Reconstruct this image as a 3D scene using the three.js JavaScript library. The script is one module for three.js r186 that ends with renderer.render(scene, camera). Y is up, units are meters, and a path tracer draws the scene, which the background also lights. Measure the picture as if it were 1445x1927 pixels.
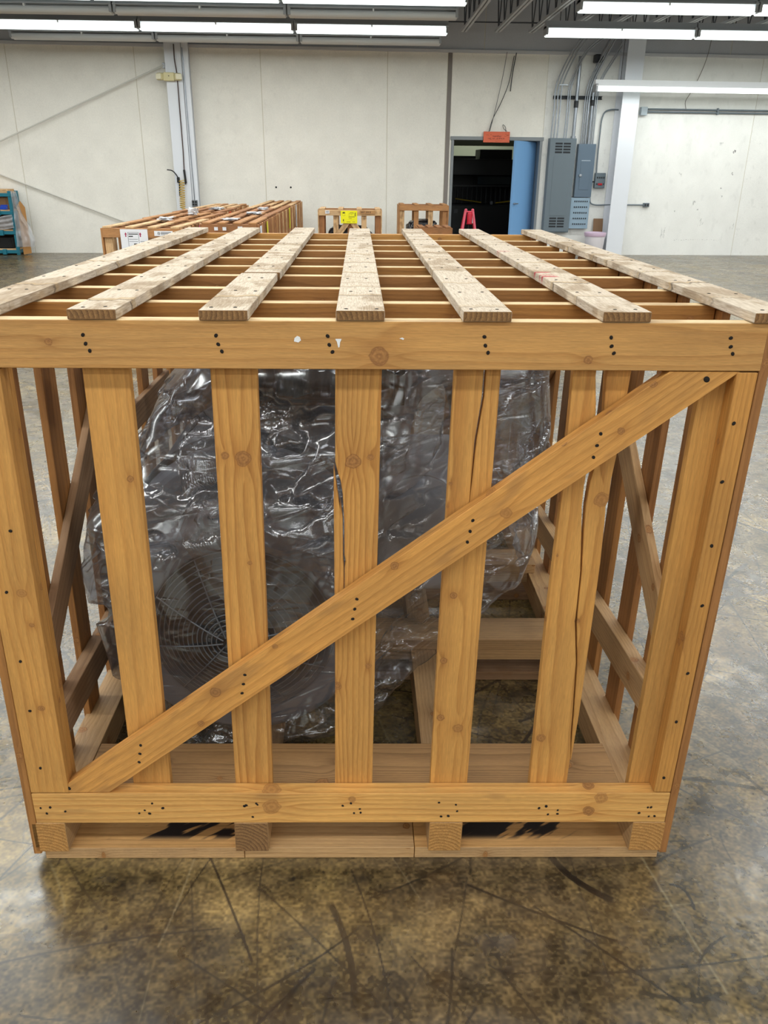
import * as THREE from 'three';
import { RoundedBoxGeometry } from 'three/addons/geometries/RoundedBoxGeometry.js';
import { mergeGeometries } from 'three/addons/utils/BufferGeometryUtils.js';
import { RectAreaLightUniformsLib } from 'three/addons/lights/RectAreaLightUniformsLib.js';

// ------------------------------------------------------------------ camera, exposure, lights
const scene = new THREE.Scene();
scene.background = new THREE.Color(0x000000);
const camera = new THREE.PerspectiveCamera(65.184, 1445 / 1927, 0.05, 80);
{
  const R = new THREE.Vector3(0.999541, 0.00927, 0.02884), U = new THREE.Vector3(0.002747, 0.920372, -0.391033), F = new THREE.Vector3(0.030169, -0.390933, -0.919925);
  camera.quaternion.setFromRotationMatrix(new THREE.Matrix4().makeBasis(R, U, F.clone().negate()));
  camera.position.set(0.0201, 1.5603, 1.4757);
}
RectAreaLightUniformsLib.init();
const renderer = new THREE.WebGLRenderer({ antialias: true });
renderer.toneMapping = THREE.LinearToneMapping;
renderer.toneMappingExposure = 1.0;
renderer.shadowMap.enabled = true;
const LAMP = 19.5;            // radiance of the lit strip lights
const LAMP_COLOR = new THREE.Color(0.985, 1.0, 0.985);
const GLOW = 3.2;           // what the eye sees of a lit tube
const LIGHT_Y = 3.62;
// rows of strip lights: [z, lit]; left bank ends at x = 1.45, right bank starts at x = 2.98
const LEFT_ROWS = [[-14.35, 0], [-13.2, 1], [-11.82, 0], [-10.72, 1]];
const RIGHT_ROWS = [[-13.2, 1], [-11.08, 1]];
const REST_ROWS = [-8.2, -5.7, -3.2, -0.7, 1.8, 4.3, 6.8, 9.2];

// ------------------------------------------------------------------ small helpers
let seedState = 7;
const rnd = () => { seedState = (seedState + 0x6d2b79f5) | 0; let t = Math.imul(seedState ^ (seedState >>> 15), 1 | seedState); t = (t + Math.imul(t ^ (t >>> 7), 61 | t)) ^ t; return ((t ^ (t >>> 14)) >>> 0) / 4294967296; };
const rr = (a, b) => a + (b - a) * rnd();
const clamp = (x, a = 0, b = 1) => Math.min(b, Math.max(a, x));
const smooth = (a, b, x) => { const t = clamp((x - a) / (b - a)); return t * t * (3 - 2 * t); };
const HASH = new Float32Array(65536); for (let i = 0; i < 65536; i++) HASH[i] = rnd();
const hash = (x, y) => HASH[((x * 374761 + y * 668265 + ((x * y) & 1023) * 97) >>> 0) & 65535];
function vnoise(x, y) {
  const xi = Math.floor(x), yi = Math.floor(y), fx = x - xi, fy = y - yi, u = fx * fx * (3 - 2 * fx), v = fy * fy * (3 - 2 * fy);
  const a = hash(xi, yi), b = hash(xi + 1, yi), c = hash(xi, yi + 1), d = hash(xi + 1, yi + 1);
  return a + (b - a) * u + (c - a) * v + (a - b - c + d) * u * v;
}
const fbm = (x, y, n = 4) => { let s = 0, a = 0.5, t = 0; for (let i = 0; i < n; i++) { s += a * vnoise(x, y); t += a; x = x * 2.03 + 17.3; y = y * 2.03 + 9.1; a *= 0.5; } return s / t; };
const hash3 = (x, y, z) => HASH[((x * 374761 + y * 668265 + z * 97331 + ((x * 31 + y * 17 + z * 7) & 511) * 61) >>> 0) & 65535];
function noise3(x, y, z) {
  const xi = Math.floor(x), yi = Math.floor(y), zi = Math.floor(z), fx = x - xi, fy = y - yi, fz = z - zi;
  const u = fx * fx * (3 - 2 * fx), v = fy * fy * (3 - 2 * fy), w = fz * fz * (3 - 2 * fz), L = (a, b, t) => a + (b - a) * t;
  return L(L(L(hash3(xi, yi, zi), hash3(xi + 1, yi, zi), u), L(hash3(xi, yi + 1, zi), hash3(xi + 1, yi + 1, zi), u), v),
    L(L(hash3(xi, yi, zi + 1), hash3(xi + 1, yi, zi + 1), u), L(hash3(xi, yi + 1, zi + 1), hash3(xi + 1, yi + 1, zi + 1), u), v), w);
}
const used = new Map();
const numbered = (n) => { const k = used.get(n) ?? 0; used.set(n, k + 1); return k ? n + '_' + String(k).padStart(3, '0') : n; };
function prep(m) { m.castShadow = true; m.receiveShadow = true; return m; }
function thing(name, label, category, pos = [0, 0, 0], turn = 0, group) {
  const o = new THREE.Group(); o.name = numbered(name); scene.add(o); o.position.set(...pos); o.rotation.y = turn;
  o.userData = { label, category }; if (group) o.userData.group = group; return o;
}
function structure(name, parent = scene) { const o = new THREE.Group(); o.name = numbered(name); parent.add(o); o.userData = { kind: 'structure' }; return o; }
function part(parent, name, geo, mat, label) {
  const m = prep(new THREE.Mesh(geo, mat)); m.name = numbered(name); if (label) m.userData.label = label; parent.add(m); return m;
}
function solo(name, geo, mat, label, category, group) {
  const m = prep(new THREE.Mesh(geo, mat)); m.name = numbered(name); scene.add(m); m.userData = { label, category }; if (group) m.userData.group = group; return m;
}
function copyOf(root, pos, label, turn) {
  const c = root.clone(); c.name = numbered(root.name.replace(/_\d{3}$/, '')); c.userData = { ...root.userData, label }; if (pos) c.position.set(...pos); if (turn !== undefined) c.rotation.y = turn;
  scene.add(c); return c;
}
function box(w, h, d, x = 0, y = 0, z = 0, r = 0.004) { const g = r ? new RoundedBoxGeometry(w, h, d, 1, r) : new THREE.BoxGeometry(w, h, d); g.translate(x, y, z); return g; }
// box given by its extents
const ext = (x0, x1, y0, y1, z0, z1, r = 0.004) => box(x1 - x0, y1 - y0, z1 - z0, (x0 + x1) / 2, (y0 + y1) / 2, (z0 + z1) / 2, r);
function cyl(a, b, r0, r1 = r0, seg = 12) {
  const A = new THREE.Vector3(...a), B = new THREE.Vector3(...b), d = B.clone().sub(A), g = new THREE.CylinderGeometry(r1, r0, d.length(), seg);
  g.applyQuaternion(new THREE.Quaternion().setFromUnitVectors(new THREE.Vector3(0, 1, 0), d.normalize())); g.translate((A.x + B.x) / 2, (A.y + B.y) / 2, (A.z + B.z) / 2); return g;
}
const tube = (pts, r, n = 24, seg = 8) => new THREE.TubeGeometry(new THREE.CatmullRomCurve3(pts.map((p) => new THREE.Vector3(...p))), n, r, seg, false);
const merge = (list) => mergeGeometries(list.map((g) => { const q = g.index ? g.toNonIndexed() : g; for (const k of Object.keys(q.attributes)) if (!['position', 'normal', 'uv'].includes(k)) q.deleteAttribute(k); q.clearGroups(); return q; }));

// ------------------------------------------------------------------ textures
function dataTex(w, h, f, srgb = true) {
  const d = new Uint8Array(w * h * 4);
  for (let y = 0, o = 0; y < h; y++) for (let x = 0; x < w; x++, o += 4) { const c = f(x, y); d[o] = clamp(c[0], 0, 255); d[o + 1] = clamp(c[1], 0, 255); d[o + 2] = clamp(c[2], 0, 255); d[o + 3] = 255; }
  const t = new THREE.DataTexture(d, w, h); t.magFilter = THREE.LinearFilter; t.minFilter = THREE.LinearFilter; t.wrapS = t.wrapT = THREE.MirroredRepeatWrapping; if (srgb) t.colorSpace = THREE.SRGBColorSpace; t.needsUpdate = true; return t;
}
const mixc = (a, b, t) => [a[0] + (b[0] - a[0]) * t, a[1] + (b[1] - a[1]) * t, a[2] + (b[2] - a[2]) * t];
// pine board: u along the board (lenM metres), v across (widM metres); knots [u, v, radius, darkness] in metres
function pineTex({ W = 1024, H = 128, lenM = 1.2, widM = 0.1, base = [222, 172, 104], late = [190, 128, 64], knots = [], freq = 70, amt = 0.55, seed = 0, weather = 0, marks = [], stain = 0, patch = null }) {
  return dataTex(W, H, (px, py) => {
    const u = (px + 0.5) / W * lenM, v = (py + 0.5) / H * widM;
    let vv = v + 0.012 * (fbm(u * 2.2 + seed * 13.1, v * 9 + seed) - 0.5) + 0.010 * (fbm(u * 0.9 + seed * 3.3, seed * 7.7) - 0.5);
    let halo = 0, core = 0, kr = 0;
    for (const [ku, kv, r, dk = 1] of knots) {
      const du = u - ku, dv = v - kv, e = Math.exp(-(du * du) / (r * r * 7) - (dv * dv) / (r * r * 5));
      vv += (dv >= 0 ? -1 : 1) * -r * 0.75 * e;
      const wob = 1 + 0.25 * (vnoise(Math.atan2(dv, du) * 2 + ku * 50, seed) - 0.5), q = Math.sqrt(du * du + dv * dv) / (r * wob);
      const cc = smooth(1.08, 0.85, q) * dk; if (cc > core) { core = cc; kr = q; }
      halo = Math.max(halo, Math.exp(-(du * du) / (r * r * 9) - (dv * dv) / (r * r * 3)) * dk);
    }
    const rings = vv * freq * (1 + 0.25 * Math.sin(v * 31 + seed)) + 2.2 * fbm(u * 1.4 + seed * 5, v * 12 + 3);
    const fr = rings - Math.floor(rings), ring = Math.pow(fr, 2.2) * (fr > 0.93 ? (1 - fr) / 0.07 : 1);
    const ringStrength = amt * (0.45 + 0.9 * fbm(u * 3 + 7, v * 30 + seed, 3));
    let c = mixc(base, late, clamp(ring * ringStrength + halo * 0.35));
    const fibre = vnoise(u * 90 + seed * 11, v * 1500) - 0.5, fib2 = vnoise(u * 26 + seed * 3, v * 520) - 0.5, big = fbm(u * 4 + seed * 19, v * 14 + seed, 3) - 0.5;
    const k = 1 + 0.09 * fibre + 0.07 * fib2 + 0.16 * big; c = [c[0] * k, c[1] * (k - 0.012 * big), c[2] * (k - 0.05 * big)];
    if (core > 0) { const kk = clamp(0.5 + 0.35 * Math.sin(kr * 12 + seed) + 0.9 * (vnoise(u * 420, v * 420) - 0.5)); const kc = mixc([136, 90, 48], [172, 120, 66], kk); c = mixc(c, kr > 0.9 ? [112, 68, 34] : kc, core * 0.85); }
    if (weather) { // sawn, dirty, sun-bleached face
      const saw = fbm(u * 46 + seed, v * 900, 2), band = smooth(0.50, 0.66, fbm(u * 9 + seed * 2, v * 16 + seed * 3, 4));
      c = mixc(c, mixc([220, 211, 199], [160, 145, 128], Math.pow(saw, 1.3)), 0.88 * weather);
      c = mixc(c, [142, 118, 90], weather * 0.8 * band * (0.4 + 0.6 * saw));
      const speck = smooth(0.72, 0.86, fbm(u * 60 + 5, v * 260 + seed * 5, 3)); c = mixc(c, [112, 96, 80], speck * 0.55 * weather);
    }
    for (const [mu, w, col, s, bend = 0.004] of marks) { // dark or coloured bands across the board
      const q = Math.abs(u - mu + bend * (fbm(v * 60 + mu * 9, seed) - 0.5) * 2) / w, a = smooth(1.1, 0.5, q) * s * (0.55 + 0.45 * fbm(u * 120, v * 130 + mu));
      c = mixc(c, col, a);
    }
    if (stain) { const a = smooth(0.58, 0.76, fbm(u * 7 + seed * 23, v * 20 + seed, 4)) * stain; c = mixc(c, [128, 92, 58], a); }
    if (patch) c = patch(u, v, c);
    return c;
  });
}
function endGrainTex(seed, base = [196, 146, 82], late = [140, 92, 42]) {
  return dataTex(128, 128, (px, py) => {
    const x = px / 128 - 0.3 - 0.3 * vnoise(seed, 4), y = py / 128 + 0.35 + 0.4 * vnoise(seed, 9), r = Math.hypot(x + 0.15, y - 0.3) * 11 + 0.8 * fbm(px / 40 + seed, py / 40), f = r - Math.floor(r);
    const c = mixc(base, late, Math.pow(f, 1.6) * 0.8), k = 0.9 + 0.25 * vnoise(px * 0.6 + seed, py * 0.6) - 0.12 * fbm(px / 20, py / 20 + seed); return [c[0] * k, c[1] * k, c[2] * k];
  });
}
const woodBump = dataTex(1024, 128, (x, y) => { const v = 120 + 90 * (fbm(x / 60, y / 2.2, 3) - 0.5) + 50 * (vnoise(x / 5, y / 1.5) - 0.5); return [v, v, v]; }, false);
const std = (o) => new THREE.MeshStandardMaterial(o);
const woodMat = (o, rough = 0.62, tint = 0xffffff) => std({ map: pineTex(o), color: tint, roughness: rough, bumpMap: woodBump, bumpScale: 0.0006 });
const END = [1, 2, 3].map((s) => std({ map: endGrainTex(s), roughness: 0.8 }));
const ENDDARK = [4, 5].map((s) => std({ map: endGrainTex(s, [150, 112, 70], [92, 62, 34]), roughness: 0.85 }));
const PB = [199, 146, 77], PL = [154, 100, 44];
const P = [0, 1, 2, 3].map((i) => woodMat({ seed: 3 + i * 1.7, base: [PB[0] - i * 3, PB[1] - i * 4, PB[2] - i * 4], late: PL, freq: 60 + 12 * i, knots: [[0.2 + 0.17 * i, 0.03 + 0.012 * i, 0.011], [0.72 - 0.1 * i, 0.07 - 0.012 * i, 0.008], [0.98, 0.045, 0.006]] }));
const SIDEW = [0, 1].map((i) => woodMat({ seed: 27 + i * 1.3, base: [166 - 8 * i, 114 - 6 * i, 60], late: [122, 78, 38], freq: 64, knots: [[0.4 + 0.3 * i, 0.04, 0.009]] }));  // darker wood: shade inside the crate put into the side slat colour
const PALE = [0, 1].map((i) => woodMat({ seed: 31 + i * 2.1, base: [190, 152, 106], late: [148, 108, 66], freq: 80, knots: [[0.35 + 0.3 * i, 0.04, 0.012], [0.9 - 0.4 * i, 0.07, 0.01]] }));
const GREYW = woodMat({ seed: 47, base: [150, 116, 84], late: [108, 80, 56], freq: 70, knots: [[0.5, 0.05, 0.01]], stain: 0.5 }, 0.8);
const FARW = [0, 1, 2].map((i) => std({ map: pineTex({ W: 512, H: 64, seed: 61 + i, base: [[190, 138, 88], [164, 112, 70], [224, 188, 142]][i], late: [132, 84, 46], stain: 0.4 }), roughness: 0.75 }));

// ------------------------------------------------------------------ lumber
// a board in its own axes: length along x, width along y, thickness along z; uv in metres / (lenM, widM); whole: the texture is stretched once over the board
function lumber(L, W, T, { u0 = rnd() * 0.5, v0 = 0, lenM = 1.2, widM = 0.1, whole = false, r = 0.0022 } = {}) {
  const g = new RoundedBoxGeometry(L, W, T, 1, r), p = g.attributes.position, n = g.attributes.normal, uv = g.attributes.uv;
  for (let i = 0; i < p.count; i++) {
    const x = p.getX(i) + L / 2, y = p.getY(i) + W / 2, z = p.getZ(i) + T / 2, ax = Math.abs(n.getX(i)), ay = Math.abs(n.getY(i)), az = Math.abs(n.getZ(i));
    if (ax > ay && ax > az) uv.setXY(i, 0.1 + z / 0.1, y / 0.1);
    else if (az >= ay) uv.setXY(i, whole ? x / L : (x / lenM + u0), whole ? y / W : (y / widM + v0));
    else uv.setXY(i, whole ? x / L : (x / lenM + u0), (z / widM + 0.31 + v0));
  }
  return g;
}
// the same for an outline: points [x along, y across], thickness T, centred on z
function lumberShape(pts, T, L, W, holes = []) {
  const s = new THREE.Shape(pts.map((q) => new THREE.Vector2(...q))); for (const h of holes) s.holes.push(new THREE.Path(h.map((q) => new THREE.Vector2(...q))));
  const g = new THREE.ExtrudeGeometry(s, { depth: T - 0.003, bevelEnabled: true, bevelThickness: 0.0015, bevelSize: 0.0012, bevelOffset: -0.0012, bevelSegments: 1, curveSegments: 4 }); g.translate(0, 0, -T / 2 + 0.0015);
  const p = g.attributes.position, n = g.attributes.normal, uv = g.attributes.uv;
  for (let i = 0; i < p.count; i++) { const x = p.getX(i), y = p.getY(i), z = p.getZ(i); uv.setXY(i, x / L, Math.abs(n.getZ(i)) > 0.5 ? y / W : 0.3 + z / W); }
  g.clearGroups(); return g;
}
const AX = { x: new THREE.Matrix4(), y: new THREE.Matrix4().makeBasis(new THREE.Vector3(0, 1, 0), new THREE.Vector3(-1, 0, 0), new THREE.Vector3(0, 0, 1)) };
// frames: [direction of length, direction of width]; thickness completes them
const frame = (l, w, at) => { const a = new THREE.Vector3(...l).normalize(), b = new THREE.Vector3(...w), c = a.clone().cross(b).normalize(); b.copy(c).cross(a).normalize(); return new THREE.Matrix4().makeBasis(a, b, c).setPosition(...at); };
const ends = (m, e) => [e, e, m, m, m, m];
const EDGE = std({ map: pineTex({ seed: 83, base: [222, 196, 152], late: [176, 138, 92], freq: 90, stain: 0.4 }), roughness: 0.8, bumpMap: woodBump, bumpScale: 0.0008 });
const bleached = (m, e) => [e, e, EDGE, m, m, m];   // upper edge paler: weathering, plus bright overhead light put into its colour
// the crate stands slightly racked: its uprights lean and its front runs a little askew
function rack(g) { const p = g.attributes.position; for (let i = 0; i < p.count; i++) { const x = p.getX(i), y = p.getY(i); p.setXYZ(i, x + 0.015 * (y - 0.65), y + 0.002 * x * smooth(0.2, 1.2, y), p.getZ(i) + 0.017 * x); } return g; }

// ------------------------------------------------------------------ the setting
const WALL_TURN = 0.035, WALL_Z = -15.75;
const wallPoint = (u, y, off = 0) => [u * Math.cos(WALL_TURN) + off * Math.sin(WALL_TURN), y, WALL_Z - u * Math.sin(WALL_TURN) + off * Math.cos(WALL_TURN)];
{
  // floor: brown worn concrete, sealed
  const S = 2048, M = 6, cv = document.createElement('canvas'); cv.width = cv.height = S; const cx = cv.getContext('2d');
  const img = cx.createImageData(S, S), D = img.data, rough = new Uint8Array(S * S);
  for (let y = 0, o = 0, q = 0; y < S; y++) for (let x = 0; x < S; x++, o += 4, q++) {
    const u = x / S * M, v = y / S * M, a = fbm(u * 1.5 + 3, v * 1.5 + 8, 5), b = fbm(u * 5 + 11, v * 5 + 1, 4), c = fbm(u * 26 + 40, v * 26 + 2, 3), s = vnoise(u * 170, v * 170), t = vnoise(u * 60 + 9, v * 200);
    let k = 0.86 + 0.35 * (a - 0.5) + 0.4 * (b - 0.5) + 0.66 * (c - 0.5) + 0.55 * (s - 0.5) + 0.2 * (t - 0.5);
    const pale = smooth(0.6, 0.74, fbm(u * 2.3 + 77, v * 2.3 + 5, 4)), dark = smooth(0.56, 0.72, fbm(u * 2.1 + 22, v * 2.1 + 61, 4)), pit = smooth(0.80, 0.9, fbm(u * 48 + 4, v * 48 + 90, 3));
    k += 0.16 * pale - 0.16 * dark - 0.34 * pit;
    const w = clamp(a * 1.3 - 0.2);
    D[o] = 112 * k + 14 * pale; D[o + 1] = (94 + 2 * w) * k + 12 * pale; D[o + 2] = (54 + 12 * (1 - w)) * k + 8 * pale; D[o + 3] = 255;
    rough[q] = clamp(255 * (0.28 + 0.14 * (b - 0.5) + 0.20 * (c - 0.5) + 0.05 * dark + 0.16 * pit), 0, 255);
  }
  cx.putImageData(img, 0, 0);
  for (let i = 0; i < 1500; i++) { // scratches, tyre scuffs
    const x = rr(0, S), y = rr(0, S), a = rr(0, Math.PI * 2), l = rr(15, 190) * (rnd() < 0.15 ? 1.8 : 1), big = rnd() < 0.1;
    cx.strokeStyle = rnd() < 0.88 ? `rgba(26,24,22,${rr(0.3, 0.9)})` : `rgba(190,180,150,${rr(0.15, 0.4)})`; cx.lineWidth = big ? rr(2.5, 6) : rr(0.7, 1.9); cx.beginPath(); cx.moveTo(x, y);
    cx.quadraticCurveTo(x + Math.cos(a) * l * 0.5 + rr(-12, 12), y + Math.sin(a) * l * 0.5 + rr(-12, 12), x + Math.cos(a + rr(-0.15, 0.15)) * l, y + Math.sin(a + rr(-0.15, 0.15)) * l); cx.stroke();
  }
  for (let i = 0; i < 2200; i++) { cx.fillStyle = `rgba(24,22,20,${rr(0.3, 0.8)})`; cx.beginPath(); cx.ellipse(rr(0, S), rr(0, S), rr(0.6, 2.6), rr(0.6, 1.6), rr(0, 3), 0, 7); cx.fill(); }
  const map = new THREE.CanvasTexture(cv); map.colorSpace = THREE.SRGBColorSpace; map.wrapS = map.wrapT = THREE.MirroredRepeatWrapping; map.magFilter = THREE.LinearFilter;
  const rmap = dataTex(1024, 1024, (x, y) => { const r = rough[(y * 2) * S + x * 2]; return [r, r, r]; }, false);
  const bump = dataTex(1024, 1024, (x, y) => { const v = 128 + 60 * (fbm(x / 9, y / 9, 3) - 0.5) + 90 * (vnoise(x / 2.2, y / 2.2) - 0.5); return [v, v, v]; }, false);
  const mat = new THREE.MeshPhysicalMaterial({ map, roughnessMap: rmap, roughness: 1.0, bumpMap: bump, bumpScale: 0.0007, ior: 2.05 });
  const g = new THREE.BoxGeometry(29, 0.2, 36), p = g.attributes.position, uv = g.attributes.uv; g.translate(0, -0.1, -6);
  for (let i = 0; i < p.count; i++) uv.setXY(i, (p.getX(i) + 1.9) / M, 1 - (p.getZ(i) + 3.3) / M);
  const f = structure('floor'); part(f, 'floor_slab', g, mat);
}
const wallMat = (a, s, dirt = 0) => std({ map: dataTex(512, 512, (x, y) => { const k = 1 + 0.05 * (fbm(x / 60 + s, y / 60, 4) - 0.5) + 0.03 * (vnoise(x / 2, y / 2) - 0.5), d = dirt * smooth(0.66, 0.8, fbm(x / 14 + s * 3, y / 22, 4)); return [a[0] * k * (1 - 0.3 * d), a[1] * k * (1 - 0.3 * d), a[2] * k * (1 - 0.3 * d)]; }), roughness: 0.72 });
const MW = wallMat([240, 237, 228], 3, 0.05), MW2 = wallMat([238, 238, 234], 9, 0.12), MUP = wallMat([186, 188, 194], 5), MSIDE = wallMat([206, 203, 194], 7);
const M_WHITE = std({ color: 0xdfe3ea, roughness: 0.45 }), M_STEEL = std({ color: 0x989ea6, roughness: 0.33, metalness: 0.75 }), M_DKSTEEL = std({ color: 0x3a3c40, roughness: 0.5, metalness: 0.5 }), M_BLACK = std({ color: 0x0b0c0e, roughness: 0.5 });
const M_JOIST = std({ color: 0xb4b6ba, roughness: 0.5 }), M_WEB = std({ color: 0x4a4d55, roughness: 0.6 });
{
  const wall = structure('wall_back'); wall.position.set(0, 0, WALL_Z); wall.rotation.y = WALL_TURN;
  const uvWall = (g) => { const p = g.attributes.position, uv = g.attributes.uv; for (let i = 0; i < p.count; i++) uv.setXY(i, p.getX(i) / 2.5, p.getY(i) / 2.5); return g; };
  const seams = [-14.4, -11.1, -8.78, -6.46, -4.14, -1.82, 0.57, 1.72];
  for (let i = 0; i + 1 < seams.length; i++) part(wall, 'wall_panel', uvWall(ext(seams[i] + 0.006, seams[i + 1] - 0.006, 0, 3.66, -0.05, 0, 0.003)), MW);
  part(wall, 'wall_panel', uvWall(ext(1.8, 1.84, 0, 2.2, -0.2, 0, 0.006)), MW);
  part(wall, 'wall_panel', uvWall(ext(1.8, 3.65, 2.19, 3.66, -0.2, 0, 0.006)), MW);
  const scuffed = (() => { const S = 1024, c = document.createElement('canvas'); c.width = c.height = S; const x = c.getContext('2d'), im = x.createImageData(S, S); for (let j = 0, o = 0; j < S; j++) for (let i = 0; i < S; i++, o += 4) { const k = 1 + 0.05 * (fbm(i / 90, j / 90, 4) - 0.5) + 0.025 * (vnoise(i / 2, j / 2) - 0.5) - 0.02 * smooth(0.62, 0.78, fbm(i / 30 + 4, j / 44, 4)); im.data[o] = 238 * k; im.data[o + 1] = 238 * k; im.data[o + 2] = 234 * k; im.data[o + 3] = 255; } x.putImageData(im, 0, 0);
    const px = (u, y) => [(u - 5.14) / 2.74 * S, (1 - y / 3.66) * S], dot = (u, y, r, a) => { const [p, q] = px(u, y); for (let k = 0; k < 9; k++) { x.fillStyle = `rgba(50,50,48,${a * rr(0.3, 1)})`; x.beginPath(); x.ellipse(p + rr(-r, r) * 1.4, q + rr(-r, r), r * rr(0.2, 0.6), r * rr(0.15, 0.5), rr(0, 3), 0, 7); x.fill(); } };
    for (const [u, y, r, a] of [[7.59, 2.0, 8, 0.8], [7.62, 1.59, 6, 0.8], [7.44, 1.32, 4, 0.8], [7.48, 1.16, 4, 0.6], [6.93, 1.05, 4, 0.5], [7.01, 0.9, 4, 0.6], [6.54, 0.87, 4, 0.5], [7.29, 2.14, 10, 0.15], [6.55, 1.57, 8, 0.12]]) dot(u, y, r, a);
    for (const [u, y, n, w, h] of [[7.12, 0.62, 9, 22, 16], [6.33, 0.40, 16, 18, 26], [6.9, 1.0, 4, 12, 8], [7.8, 0.55, 5, 16, 12]]) for (let k = 0; k < n; k++) { const [p, q] = px(u, y); x.strokeStyle = `rgba(80,82,80,${rr(0.15, 0.5)})`; x.lineWidth = rr(1, 2.4); x.beginPath(); const a = p + rr(-w, w), b = q + rr(-h, h); x.moveTo(a, b); x.lineTo(a + rr(-4, 8), b - rr(8, 24)); x.stroke(); }
    for (let u = 6.6; u < 7.6; u += 0.05) { const [p, q] = px(u, 0.315 + rr(-0.01, 0.01)); x.fillStyle = `rgba(90,90,88,${rr(0.05, 0.3)})`; x.fillRect(p, q, rr(4, 12), 3); }
    const t = new THREE.CanvasTexture(c); t.colorSpace = THREE.SRGBColorSpace; t.magFilter = THREE.LinearFilter; return std({ map: t, roughness: 0.72 }); })();
  for (const [a, b] of [[3.652, 5.14], [5.14, 7.88], [7.88, 10.2], [10.2, 14.4]]) { const g = ext(a + 0.005, b - 0.005, 0, 3.66, -0.05, 0, 0.003); if (a === 5.14) { const p = g.attributes.position, uv = g.attributes.uv; for (let i = 0; i < p.count; i++) uv.setXY(i, (p.getX(i) - 5.14) / 2.74, p.getY(i) / 3.66); part(wall, 'wall_panel', g, scuffed); } else part(wall, 'wall_panel', uvWall(g), MW2); }
  part(wall, 'wall_backing', merge([ext(-14.4, 1.73, 0, 4.75, -0.3, -0.008, 0), ext(3.68, 14.4, 0, 4.75, -0.3, -0.008, 0), ext(1.8, 3.68, 2.2, 4.75, -0.3, -0.008, 0)]), std({ color: 0xd6d0bf, roughness: 0.9 }));
  for (let i = 0; i < 12; i++) part(wall, 'upper_panel', uvWall(ext(-14.4 + i * 2.4 + 0.006, -14.4 + (i + 1) * 2.4 - 0.006, 3.69, 4.75, -0.05, -0.002, 0.003)), MUP);
  part(wall, 'trim', ext(-14.4, 14.4, 3.645, 3.7, -0.02, 0.05, 0.006), std({ color: 0xc9cace, roughness: 0.5 }));
  part(wall, 'post_strip', ext(1.725, 1.797, 0, 3.64, -0.19, 0.012, 0.004), std({ color: 0x847d78, roughness: 0.7 }));
  // other walls, ceiling
  part(structure('wall_left'), 'wall_face', ext(-14.4, -14.1, 0, 4.75, -16.4, 11.4, 0), MSIDE);
  part(structure('wall_right'), 'wall_face', ext(14.1, 14.4, 0, 4.75, -16.4, 11.4, 0), MSIDE);
  part(structure('wall_front'), 'wall_face', ext(-14.4, 14.4, 0, 4.75, 11.2, 11.5, 0), MSIDE);
  const ceil = structure('ceiling');
  const deck = new THREE.BoxGeometry(29, 0.2, 28.2); deck.translate(0, 4.85, -2.4); part(ceil, 'roof_deck', deck, std({ color: 0xb4b7bd, roughness: 0.8 }));
  // open-web joists along z
  const jz0 = -15.2, jz1 = 11, chord = merge([ext(-0.05, -0.012, 3.9, 3.94, jz0, jz1, 0), ext(0.012, 0.05, 3.9, 3.94, jz0, jz1, 0), ext(-0.05, 0.05, 3.905, 3.91, jz0, jz0 + 0.02, 0)]), top = ext(-0.06, 0.06, 4.66, 4.72, jz0 - 0.4, jz1, 0), webs = [];
  for (let z = jz0 + 0.1; z < 0; z += 0.62) { webs.push(cyl([0, 3.92, z], [0.0, 4.68, z + 0.31], 0.011, 0.011, 5), cyl([0, 3.92, z], [0, 4.68, z - 0.28], 0.011, 0.011, 5)); }
  const web = merge(webs);
  for (let i = 0; i < 34; i++) {
    const x = 2.535 + (i - 19) * 0.61, j = new THREE.Group(); j.name = numbered('joist'); j.position.x = x; ceil.add(j);
    part(j, 'bottom_chord', chord, M_JOIST); part(j, 'web', web, M_WEB); part(j, 'top_chord', top, M_WEB);
  }
  for (const z of [-14.6, -12.4, -10.2, -7.5]) part(ceil, 'bridging_rod', cyl([-9.1, 3.97, z], [11.3, 3.97, z], 0.012, 0.012, 6), M_WEB);
  for (const z of [-9.5, -11.6]) part(ceil, 'sprinkler_pipe', cyl([-9.1, 4.3, z], [13, 4.3, z], 0.04, 0.04, 10), std({ color: 0x55575c, roughness: 0.6 }));
}
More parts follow.
